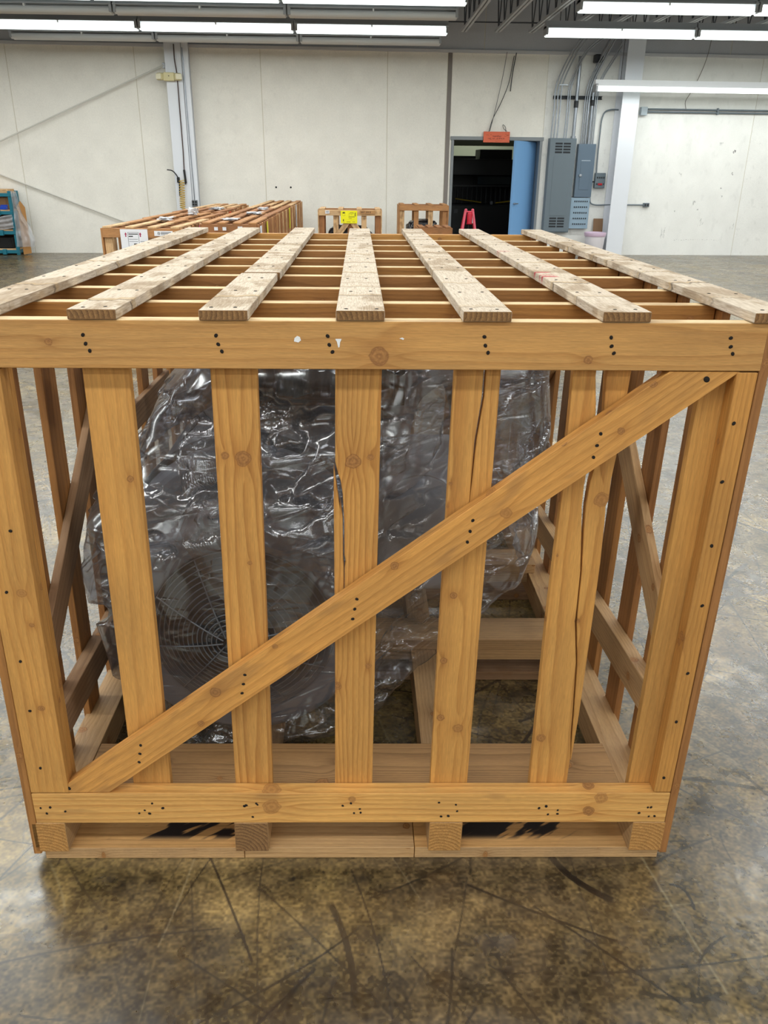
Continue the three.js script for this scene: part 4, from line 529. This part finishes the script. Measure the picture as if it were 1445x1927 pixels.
// ------------------------------------------------------------------ things on the back wall
const wallThing = (name, label, cat, u, y, off = 0, group) => thing(name, label, cat, wallPoint(u, y, off), WALL_TURN, group);
{
  // tension rods of the wind bracing
  const rod2 = (a, b, label) => rod(a, b, label, 0.05);
  const rod = (a, b, label, o = 0.09) => { const t = wallThing('bracing_rod', label, 'rod', 0, 0, 0); part(t, 'rod', cyl([a[0], a[1], o], [b[0], b[1], o], 0.014, 0.014, 10), std({ color: 0xd4d2ca, roughness: 0.5 })); part(t, 'clevis', box(0.05, 0.09, o, b[0], b[1], o / 2 + 0.002, 0.01), M_WHITE); part(t, 'clevis', box(0.05, 0.09, o, a[0], a[1], o / 2 + 0.002, 0.01), M_WHITE); };
  rod([-9.6, 0.86], [-3.60, 3.34], 'upper steel bracing rod rising to the left column'); rod2([-9.6, 2.46], [-3.62, 0.22], 'lower steel bracing rod sloping down behind the left crates');
  // electrical cabinets
  const GE = std({ color: 0x66737c, roughness: 0.45 }), GE2 = std({ color: 0x5b6e80, roughness: 0.4 }), GE3 = std({ color: 0x8fa6b8, roughness: 0.45 }), DK = std({ color: 0x23282d, roughness: 0.7 });
  let t = wallThing('electrical_cabinet', 'tall grey electrical cabinet with louvres beside the doorway', 'cabinet', 4.03, 0.45);
  part(t, 'housing', ext(-0.265, 0.265, 0, 1.75, 0.002, 0.16, 0.008), GE); part(t, 'cover', ext(-0.262, 0.262, 0.02, 1.73, 0.158, 0.172, 0.005), GE); part(t, 'door', ext(-0.165, 0.165, 0.32, 1.42, 0.170, 0.177, 0.003), GE);
  for (const y0 of [0.1, 1.48]) for (let i = 0; i < 4; i++) for (const s of [-1, 1]) { const lv = new THREE.Group(); const g = ext(s * 0.082 - 0.072, s * 0.082 + 0.072, y0 + i * 0.052, y0 + i * 0.052 + 0.034, 0.168, 0.1735, 0.002); part(t, 'louvre', g, DK); }
  t = wallThing('breaker_panel', 'blue grey breaker panel with a small latch, above the pale switch board', 'cabinet', 4.53, 1.125);
  part(t, 'housing', ext(-0.175, 0.175, 0, 0.98, 0.002, 0.13, 0.006), GE2); part(t, 'door', ext(-0.10, 0.10, 0.14, 0.66, 0.128, 0.137, 0.004), GE2); part(t, 'latch', ext(-0.115, -0.06, 0.38, 0.43, 0.13, 0.155, 0.008), M_STEEL); part(t, 'name_strip', ext(-0.09, 0.09, 0.67, 0.685, 0.13, 0.134, 0.002), std({ color: 0xa8b6c4, roughness: 0.4 }));
  const SW = std({ color: 0x1d2126, roughness: 0.5 });
  t = wallThing('switch_board', 'pale grey switch board with five rows of small switches', 'switch panel', 4.50, 0.525);
  part(t, 'housing', ext(-0.195, 0.195, 0, 0.59, 0.002, 0.12, 0.006), GE3);
  for (let r = 0; r < 5; r++) for (let i = 0; i < 7; i++) part(t, 'switch', box(0.020, 0.026, 0.02, -0.115 + i * 0.042, 0.09 + r * 0.108, 0.126, 0.004), SW);
  t = wallThing('switch_box', 'small grey control box with a red switch beside the right column', 'control box', 4.87, 1.295);
  part(t, 'housing', ext(-0.105, 0.105, 0, 0.285, 0.002, 0.1, 0.014), GE); for (let i = 0; i < 4; i++) part(t, 'switch', box(0.02, 0.03, 0.02, -0.06 + i * 0.042, 0.20, 0.106, 0.004), SW); part(t, 'red_switch', box(0.085, 0.04, 0.024, 0.0, 0.075, 0.106, 0.006), std({ color: 0xb81522, roughness: 0.4 })); part(t, 'switch', box(0.02, 0.026, 0.02, -0.068, 0.08, 0.106, 0.004), SW); part(t, 'switch', box(0.02, 0.026, 0.02, 0.07, 0.08, 0.106, 0.004), SW); part(t, 'side_knob', cyl([-0.1, 0.12, 0.05], [-0.14, 0.12, 0.05], 0.014), SW);
  // conduits above them
  const con = (label, pts, r, col = M_STEEL, extra) => { const c = wallThing('conduit', label, 'conduit', 0, 0, 0, 'electrical conduits above the cabinets'); part(c, 'pipe', tube(pts, r, 40, 8), col); if (extra) extra(c); };
  const A = [[3.84, 3.74, 4.0], [3.9, 3.83, 4.06], [3.96, 3.9, 4.12], [4.1, 4.06, 4.4], [4.14, 4.12, 4.5]], names = ['leftmost', 'second', 'third', 'fourth', 'fifth'];
  A.forEach(([b, , top], i) => con(names[i] + ' thin steel conduit over the tall cabinet', [[b - 0.05, 2.19, 0.1], [b - 0.035, 2.7, 0.1], [b - 0.03, 3.1, 0.1], [b + 0.02, 3.3, 0.14], [b + 0.16, 3.66, 0.3], [top + 0.2, 3.98, 0.5]], 0.014));
  con('thick steel conduit with a coupling over the tall cabinet', [[4.235, 2.19, 0.1], [4.235, 2.6, 0.1], [4.235, 3.1, 0.1], [4.235, 3.62, 0.1]], 0.034, M_STEEL, (c) => { part(c, 'coupling', cyl([4.235, 2.74, 0.1], [4.235, 2.86, 0.1], 0.043, 0.043, 14), M_DKSTEEL); part(c, 'locknut', cyl([4.235, 2.19, 0.1], [4.235, 2.24, 0.1], 0.05, 0.05, 12), M_STEEL); });
  [[4.41, 4.62, 'first'], [4.45, 4.66, 'second'], [4.49, 4.70, 'third'], [4.61, 4.86, 'fourth'], [4.645, 4.9, 'fifth']].forEach(([b, e, n], i) => con(n + ' thin conduit over the blue grey breaker panel', [[b, 2.09, 0.08], [b, 2.6, 0.08], [b + 0.01, 3.0, 0.08], [b + 0.06, 3.25, 0.12], [e, 3.66, 0.3], [e + 0.12, 3.98, 0.5]], i === 2 ? 0.02 : 0.012));
  con('thick conduit with a coupling over the blue grey breaker panel', [[4.56, 2.09, 0.08], [4.56, 2.7, 0.08], [4.56, 3.1, 0.08], [4.58, 3.55, 0.1]], 0.028, M_STEEL, (c) => { part(c, 'coupling', cyl([4.56, 2.78, 0.08], [4.56, 2.88, 0.08], 0.036, 0.036, 14), M_DKSTEEL); part(c, 'junction_head', box(0.16, 0.14, 0.14, 4.58, 3.58, 0.1, 0.02), M_DKSTEEL); });
  con('angled steel conduit rising from the junction head to the roof', [[4.6, 3.56, 0.14], [4.66, 3.75, 0.25], [4.74, 3.98, 0.5]], 0.024);
  t = wallThing('strut_channel', 'dark horizontal strut channel holding the conduits', 'bracket', 4.27, 2.92); part(t, 'channel', merge([ext(-0.48, 0.48, -0.03, 0.03, 0.02, 0.028, 0.002), ext(-0.48, 0.48, 0.02, 0.03, 0.02, 0.06, 0.002), ext(-0.48, 0.48, -0.03, -0.02, 0.02, 0.06, 0.002)]), M_DKSTEEL); part(t, 'clamp_bar', ext(-0.4, -0.23, 0.2, 0.22, 0.1, 0.12, 0.003), M_STEEL);
  const cg = std({ color: 0x6f7a82, roughness: 0.45 });
  t = wallThing('wall_conduit', 'grey conduit bending down from the right column beside the breaker panel', 'conduit', 0, 0); part(t, 'pipe', tube([[5.1, 2.72, 0.05], [4.96, 2.72, 0.05], [4.84, 2.68, 0.05], [4.79, 2.56, 0.05], [4.78, 2.3, 0.05], [4.78, 1.9, 0.05], [4.79, 1.58, 0.05]], 0.014, 40, 8), cg);
  t = wallThing('wall_conduit', 'pair of grey conduits running right along the wall from a junction box', 'conduit', 0, 0); for (const y of [2.74, 2.69]) part(t, 'pipe', cyl([5.62, y, 0.04], [14, y, 0.04], 0.016, 0.016, 8), cg); part(t, 'junction_box', box(0.13, 0.15, 0.1, 5.6, 2.70, 0.06, 0.01), std({ color: 0xa8b4bc, roughness: 0.45 })); for (const x of [7.1, 8.6, 10.1]) part(t, 'strap', box(0.03, 0.12, 0.05, x, 2.715, 0.04, 0.004), cg);
  t = wallThing('wall_outlet', 'twin outlet at the end of a low grey conduit on the right wall', 'outlet', 0, 0); part(t, 'pipe', tube([[4.71, 1.12, 0.05], [4.73, 1.02, 0.05], [4.8, 0.985, 0.05], [5.2, 0.985, 0.03], [5.84, 0.985, 0.03]], 0.013, 30, 8), cg); part(t, 'outlet_box', box(0.12, 0.08, 0.06, 5.9, 0.985, 0.035, 0.008), cg); for (const s of [-1, 1]) part(t, 'socket', box(0.035, 0.045, 0.01, 5.9 + s * 0.026, 0.985, 0.067, 0.004), SW);
  // thin dark cable hanging on the right wall
  t = wallThing('hanging_cable', 'thin dark cable wandering down the right wall beside the low light', 'cable', 0, 0); part(t, 'cord', tube([[6.75, 4.2, 0.12], [6.72, 3.66, 0.06], [6.62, 3.3, 0.04], [6.48, 3.0, 0.04], [6.42, 2.88, 0.04], [6.45, 2.74, 0.05]], 0.006, 40, 6), std({ color: 0x77726a, roughness: 0.7 }));
  // orange sign over the door and its wires
  t = wallThing('orange_sign', 'orange sign with two lines of dark print hanging over the doorway', 'sign', 2.72, 2.11); part(t, 'board', ext(-0.26, 0.26, 0, 0.195, 0.05, 0.062, 0.003), std({ color: 0xcf6040, roughness: 0.6 })); const face = part(t, 'print', sheet(0.515, 0.19, 0.001), M_ORANGESIGN); face.position.set(0, 0.0975, 0.063);
  part(t, 'wire', tube([[-0.16, 0.18, 0.056], [-0.1, 0.4, 0.05], [0.05, 0.7, 0.04], [0.15, 0.95, 0.05], [0.19, 1.1, 0.05], [0.25, 1.5, 0.05]], 0.007, 30, 6), M_DKSTEEL); part(t, 'wire', tube([[-0.14, 0.2, 0.06], [-0.05, 0.6, 0.05], [0.06, 1.2, 0.06], [0.11, 1.56, 0.05]], 0.005, 24, 6), M_DKSTEEL); part(t, 'wire', tube([[0.18, 0.18, 0.056], [0.16, 0.28, 0.06], [0.11, 0.32, 0.06], [0.13, 0.25, 0.06], [0.2, 0.2, 0.06]], 0.005, 24, 6), M_DKSTEEL); part(t, 'wire', tube([[0.22, 0.9, 0.04], [0.24, 1.2, 0.05], [0.29, 1.55, 0.05]], 0.009, 16, 6), M_DKSTEEL);
  // left column: emergency light, cable, hose, outlet
  const EM = std({ color: 0xd9cfa0, roughness: 0.5 });
  t = wallThing('emergency_light', 'cream emergency light with two lamp heads on the left column', 'emergency light', -3.47, 3.06, 0.3); part(t, 'body', ext(-0.10, 0.1, 0, 0.14, 0.002, 0.09, 0.012), EM); for (const s of [-1, 1]) { const h = part(t, 'lamp_head', box(0.14, 0.12, 0.12, 0, 0, 0, 0.03), EM); h.position.set(s * 0.155, 0.07, 0.06); h.rotation.y = s * 0.5; const q = part(h, 'lens', box(0.11, 0.09, 0.01, 0, 0, 0.06, 0.004), std({ color: 0xe9e3c4, roughness: 0.2 })); } part(t, 'test_button', box(0.02, 0.012, 0.01, 0, 0.08, 0.092, 0.002), M_BLACK);
  t = wallThing('column_cable', 'dark brown cable running down the left column', 'cable', -3.33, 0, 0.31); part(t, 'cord', tube([[-0.02, 3.66, 0.01], [-0.02, 3.4, 0.015], [-0.0, 3.2, 0.02], [0.0, 2.6, 0.012], [0.0, 1.9, 0.012], [-0.01, 1.45, 0.012], [0.0, 1.3, 0.02]], 0.01, 50, 6), std({ color: 0x4d3a36, roughness: 0.6 })); part(t, 'plug', cyl([-0.01, 1.56, 0.014], [0.005, 1.32, 0.02], 0.02), M_BLACK);
  const coil = []; for (let i = 0; i <= 110; i++) { const a = i / 110, y = 1.38 - 0.52 * a - 0.08 * a * (1 - a); coil.push([-3.42 + 0.05 * Math.cos(i * 0.7) + 0.025 * (1 - a), y, 0.37 + 0.05 * Math.sin(i * 0.7)]); }
  t = wallThing('coiled_hose', 'yellow coiled air hose hanging on the left column', 'hose', 0, 0); part(t, 'hose', tube(coil, 0.0065, 700, 5), std({ color: 0xd3ad2c, roughness: 0.4 })); part(t, 'air_line', tube([[-3.66, 1.56, 0.34], [-3.56, 1.54, 0.34], [-3.48, 1.45, 0.34], [-3.45, 1.36, 0.35], [-3.46, 1.1, 0.34]], 0.011, 30, 6), M_BLACK); part(t, 'valve', box(0.05, 0.1, 0.05, -3.46, 1.38, 0.34, 0.01), M_BLACK);
  t = wallThing('outlet_box', 'dark four-socket outlet box at the foot of the left column cable tray', 'outlet', -3.185, 0.91, 0.3); part(t, 'box', ext(-0.052, 0.052, 0, 0.11, 0.0, 0.05, 0.006), std({ color: 0x6a6c70, roughness: 0.5 })); for (const x of [-1, 1]) for (const y of [0, 1]) part(t, 'socket', box(0.036, 0.036, 0.01, x * 0.024, 0.032 + y * 0.046, 0.05, 0.006), M_BLACK); part(t, 'pipe', cyl([0.0, 0.1, 0.012], [-0.02, 2.7, 0.012], 0.009, 0.009, 8), M_STEEL);
  // two anchor holes left in the wall
  for (const [u, w] of [[-1.62, 'left'], [-1.33, 'right']]) { t = wallThing('wall_anchor', w + ' small black anchor in the middle wall panel', 'anchor', u, 1.26); part(t, 'plug', cyl([0, 0, -0.002], [0, 0, 0.008], 0.018, 0.018, 10), M_BLACK); }
}
// bin and board by the right column, red stand at the door
{
  const b = thing('waste_bin', 'white plastic waste bin with a pinkish liner beside the right column', 'bin', wallPoint(4.78, 0, 0.42)); const g = new THREE.LatheGeometry([[0, 0.01], [0.15, 0.01], [0.155, 0.02], [0.195, 0.46], [0.205, 0.46], [0.165, 0.0], [0, 0]].map((q) => new THREE.Vector2(...q)), 32); part(b, 'bucket', g, std({ color: 0xe4dfe4, roughness: 0.4 }));
  const lg = new THREE.LatheGeometry([[0.19, 0.40], [0.208, 0.40], [0.222, 0.47], [0.2, 0.478], [0.185, 0.42]].map((q) => new THREE.Vector2(...q)), 32); part(b, 'liner', lg, std({ color: 0xd2b9cf, roughness: 0.45 }));
  const c = solo('cardboard_sheet', ext(-0.1, 0.1, 0, 0.72, -0.004, 0.004, 0.002), std({ color: 0x86684e, roughness: 0.85 }), 'brown cardboard sheet leaning between the bin and the right column', 'cardboard'); c.position.set(...wallPoint(4.93, 0.004, 0.14)); c.rotation.set(-0.12, WALL_TURN, 0, 'YXZ');
  const r = thing('red_stand', 'red A-shaped stand with a red cylinder in front of the doorway', 'stand', [1.955, 0, -13.5]); const RD = std({ color: 0xc0142f, roughness: 0.35 }), RP = std({ color: 0xd85468, roughness: 0.35 });
  for (const [s, z] of [[-1, 1], [1, 1], [-1, -1], [1, -1]]) part(r, 'leg', cyl([s * 0.21, 0, z * 0.16], [s * 0.062, 0.95, z * 0.02], 0.022, 0.022, 10), z > 0 ? RP : RD);
  part(r, 'top_bar', cyl([-0.07, 0.93, 0.02], [0.07, 0.93, 0.02], 0.014, 0.014, 10), RP); part(r, 'knob', new THREE.SphereGeometry(0.026, 14, 10).translate(-0.06, 0.955, 0.02), RP); part(r, 'knob', new THREE.SphereGeometry(0.026, 14, 10).translate(0.06, 0.955, 0.02), RP);
  part(r, 'cylinder', (() => { const q = new THREE.LatheGeometry([[0, 0], [0.05, 0], [0.052, 0.02], [0.046, 0.03], [0.046, 0.17], [0.03, 0.2], [0, 0.205]].map((v) => new THREE.Vector2(...v)), 24); q.translate(0.01, 0.72, 0.02); return q; })(), RD); part(r, 'white_strip', ext(0.055, 0.08, 0.74, 0.89, 0.02, 0.04, 0.003), M_PAPER); part(r, 'rod', cyl([0.0, 0.2, 0.0], [0.0, 0.72, 0.0], 0.01, 0.01, 8), M_BLACK); part(r, 'cross_bar', cyl([-0.18, 0.18, 0.12], [0.18, 0.18, 0.12], 0.012, 0.012, 8), RD); part(r, 'cross_bar', cyl([-0.18, 0.18, -0.12], [0.18, 0.18, -0.12], 0.012, 0.012, 8), RD);
}
// black machine in the room beyond
{
  const t = wallThing('black_machine', 'big black machine with a windowed front in the room beyond the doorway', 'machine', 3.35, 0, -3.4), W = 1.36; const BK = std({ color: 0x0c0e14, roughness: 0.4 }), GL = std({ color: 0x2a3136, roughness: 0.12 });
  part(t, 'cabinet', ext(-W, W, 0.0, 0.84, -1.2, 0, 0.02), BK); part(t, 'upper_cabinet', ext(-W, W, 1.5, 1.86, -1.2, 0, 0.02), BK); part(t, 'side_post', ext(-W, -W + 0.1, 0.8, 1.55, -1.2, 0, 0.01), BK); part(t, 'side_post', ext(W - 0.1, W, 0.8, 1.55, -1.2, 0, 0.01), BK); part(t, 'back_board', ext(-W, W, 0.8, 1.55, -1.2, -1.1, 0.0), BK);
  part(t, 'display_glass', ext(-0.35, 0.75, 1.3, 1.48, -0.09, -0.07, 0.004), GL); part(t, 'window_rail', ext(-W, W, 1.25, 1.29, -0.08, -0.02, 0.004), BK); part(t, 'sill', ext(-W, W, 0.835, 0.85, -0.05, 0.02, 0.003), M_DKSTEEL);
  for (let i = 0; i < 16; i++) part(t, 'rib', ext(-0.9 + i * 0.118, -0.86 + i * 0.118, 0.86, 1.24, -0.5, -0.46, 0.004), std({ color: 0x1d2328, roughness: 0.5 }));
  const Y = std({ color: 0xb59a18, roughness: 0.4 }); part(t, 'yellow_bar', cyl([-0.88, 0.98, 0.0], [-0.25, 0.90, 0.0], 0.014, 0.014, 8), Y); part(t, 'yellow_bar', cyl([0.1, 0.89, 0.0], [0.86, 0.98, 0.0], 0.014, 0.014, 8), Y); part(t, 'label_plate', box(0.16, 0.14, 0.01, 0.66, 1.7, 0.006, 0.003), std({ color: 0x8d9096, roughness: 0.5 })); part(t, 'label_plate', box(0.09, 0.09, 0.01, -0.86, 0.7, 0.006, 0.003), std({ color: 0x777a80, roughness: 0.5 })); part(t, 'handle', box(0.06, 0.08, 0.05, 0.0, 0.89, 0.02, 0.008), M_STEEL);
  part(t, 'hood', ext(-0.28, 0.5, 1.85, 2.08, -1.0, -0.3, 0.01), BK); part(t, 'top_box', ext(-0.95, -0.4, 1.85, 1.93, -0.9, -0.2, 0.01), BK);
  const d = wallThing('ceiling_duct', 'pale square duct under the ceiling of the room beyond the doorway', 'duct', 3.0, 2.2, -4.9); part(d, 'duct', ext(-2.6, 2.6, 0, 0.3, -0.5, 0, 0.01), std({ color: 0xb4b7a6, roughness: 0.6 })); part(d, 'flange', ext(-0.55, -0.5, -0.02, 0.32, -0.52, 0.02, 0.004), std({ color: 0x8d9184, roughness: 0.6 })); part(d, 'bracket', merge([ext(-1.4, -1.36, 0.3, 0.74, -0.3, -0.26, 0), ext(1.4, 1.44, 0.3, 0.74, -0.3, -0.26, 0)]), M_DKSTEEL);
}
// teal rack at the left
{
  const t = thing('shelf_rack', 'teal steel shelf rack at the left by the back wall', 'rack', [-6.98, 0, -15.08], 0.04), TE = std({ color: 0x1c7285, roughness: 0.45 }), TW = FARW[2], half = 0.36, D = 0.36;
  for (const x of [half, -half - 0.7]) for (const z of [0, -D]) part(t, 'post', ext(x - 0.03, x + 0.03, 0, 1.16, z - 0.03, z + 0.03, 0.006), TE);
  for (const y of [0.09, 0.44, 0.80, 1.12]) { part(t, 'shelf_board', ext(-1.06, half, y, y + 0.025, -D, 0, 0.003), TW); part(t, 'front_beam', ext(-1.06, half + 0.02, y - 0.06, y + 0.002, 0.0, 0.04, 0.005), TE); part(t, 'side_beam', ext(half - 0.02, half + 0.02, y - 0.06, y, -D, 0, 0.004), TE); part(t, 'corner_socket', box(0.07, 0.1, 0.08, 0.12, y - 0.03, 0.05, 0.012), TE); }
  part(t, 'back_sheet', ext(-1.05, half, 0.1, 1.1, -D - 0.01, -D, 0.002), std({ color: 0x4c3a2c, roughness: 0.9 }));
  for (const [y, x] of [[1.09, -0.02], [0.775, 0.0]]) part(t, 'shelf_label', box(0.12, 0.035, 0.003, x - 0.17, y, 0.043, 0.001), M_PAPER);
  const RX = -6.98, RZ = -15.08;
  const lid = solo('plywood_board', merge([ext(-0.9, 0.34, 0, 0.045, -0.34, 0, 0.004)]), FARW[2], 'plywood board lying on top of the teal rack', 'board'); lid.position.set(RX, 1.147, RZ); lid.rotation.y = 0.04;
  const boxA = solo('cardboard_box', (() => { const g = box(0.34, 0.22, 0.24, 0, 0.11, 0, 0.012); return g; })(), std({ color: 0x9b7650, roughness: 0.85 }), 'brown cardboard box on the upper shelf of the teal rack', 'box'); boxA.position.set(RX + 0.06, 0.827, RZ - 0.215);
  const boxB = solo('cardboard_box', box(0.3, 0.2, 0.24, 0, 0.1, 0, 0.012), std({ color: 0x5b432e, roughness: 0.9 }), 'dark cardboard box on the middle shelf of the teal rack', 'box'); boxB.position.set(RX + 0.1, 0.467, RZ - 0.18);
  const boxC = solo('black_crate', merge([ext(-0.22, 0.22, 0, 0.2, -0.12, -0.11, 0.004), ext(-0.22, 0.22, 0, 0.2, 0.11, 0.12, 0.004), ext(-0.22, -0.21, 0, 0.2, -0.12, 0.12, 0.004), ext(0.21, 0.22, 0, 0.2, -0.12, 0.12, 0.004), ext(-0.22, 0.22, 0, 0.01, -0.12, 0.12, 0)]), M_BLACK, 'black plastic crate on the bottom shelf of the teal rack', 'crate'); boxC.position.set(RX + 0.02, 0.117, RZ - 0.17);
  [[0.02, 'left'], [0.2, 'right']].forEach(([x, n], i) => { const o = solo('blue_bin', merge([ext(-0.07, 0.07, 0, 0.06, -0.05, 0.03, 0.008), ext(-0.07, 0.07, 0.05, 0.085, -0.05, -0.03, 0.006)]), std({ color: 0x2249b8, roughness: 0.35 }), n + ' blue plastic bin on the upper shelf of the teal rack', 'bin'); o.position.set(RX + x, 0.827, RZ - 0.03); o.rotation.y = 0.2 - 0.3 * i; });
  const bd = solo('leaning_board', (() => { const s = new THREE.Shape([[-0.09, 0], [0.06, 0.02], [0.09, 0.86], [0.02, 0.98], [-0.05, 0.9]].map((q) => new THREE.Vector2(...q))); return new THREE.ExtrudeGeometry(s, { depth: 0.012, bevelEnabled: false }); })(), std({ color: 0xb5834a, roughness: 0.8 }), 'bent brown cardboard sheet leaning on the end of the teal rack', 'cardboard'); bd.position.set(RX + 0.52, 0.005, RZ - 0.08); bd.rotation.set(-0.08, 0.6, 0.06);
  const fl = solo('stretch_film', (() => { const g = new THREE.PlaneGeometry(0.3, 1.0, 30, 90), p = g.attributes.position; for (let i = 0; i < p.count; i++) { const x = p.getX(i), y = p.getY(i), k = 0.35 + 0.75 * smooth(0.3, -0.35, y); p.setXYZ(i, x * k + 0.08 * smooth(0.4, -0.4, y) + 0.03 * noise3(y * 8, x * 8, 1), y, 0.08 * Math.sin(x * 40 + y * 6) * 0.4 + 0.06 * noise3(x * 14, y * 10, 4)); } g.computeVertexNormals(); return g; })(), M_FILM, 'torn clear stretch film hanging from the end of the teal rack', 'plastic wrap'); fl.position.set(RX + 0.47, 0.66, RZ + 0.09); fl.rotation.y = 0.3;
  const fl2 = solo('stretch_film', (() => { const s = new THREE.PlaneGeometry(0.6, 0.2, 50, 16), p = s.attributes.position; for (let i = 0; i < p.count; i++) { const x = p.getX(i), y = p.getY(i); p.setXYZ(i, x, y * (0.3 + 0.9 * smooth(-0.3, 0.15, x)) + 0.16 * (x + 0.1), 0.02 * noise3(x * 20, y * 30, 3) + 0.01 * Math.sin(y * 90)); } s.computeVertexNormals(); return s; })(), M_FILM, 'clear film stretched across the middle shelf of the teal rack', 'plastic wrap'); fl2.position.set(RX + 0.08, 0.56, RZ + 0.06);
}
renderer.render(scene, camera);
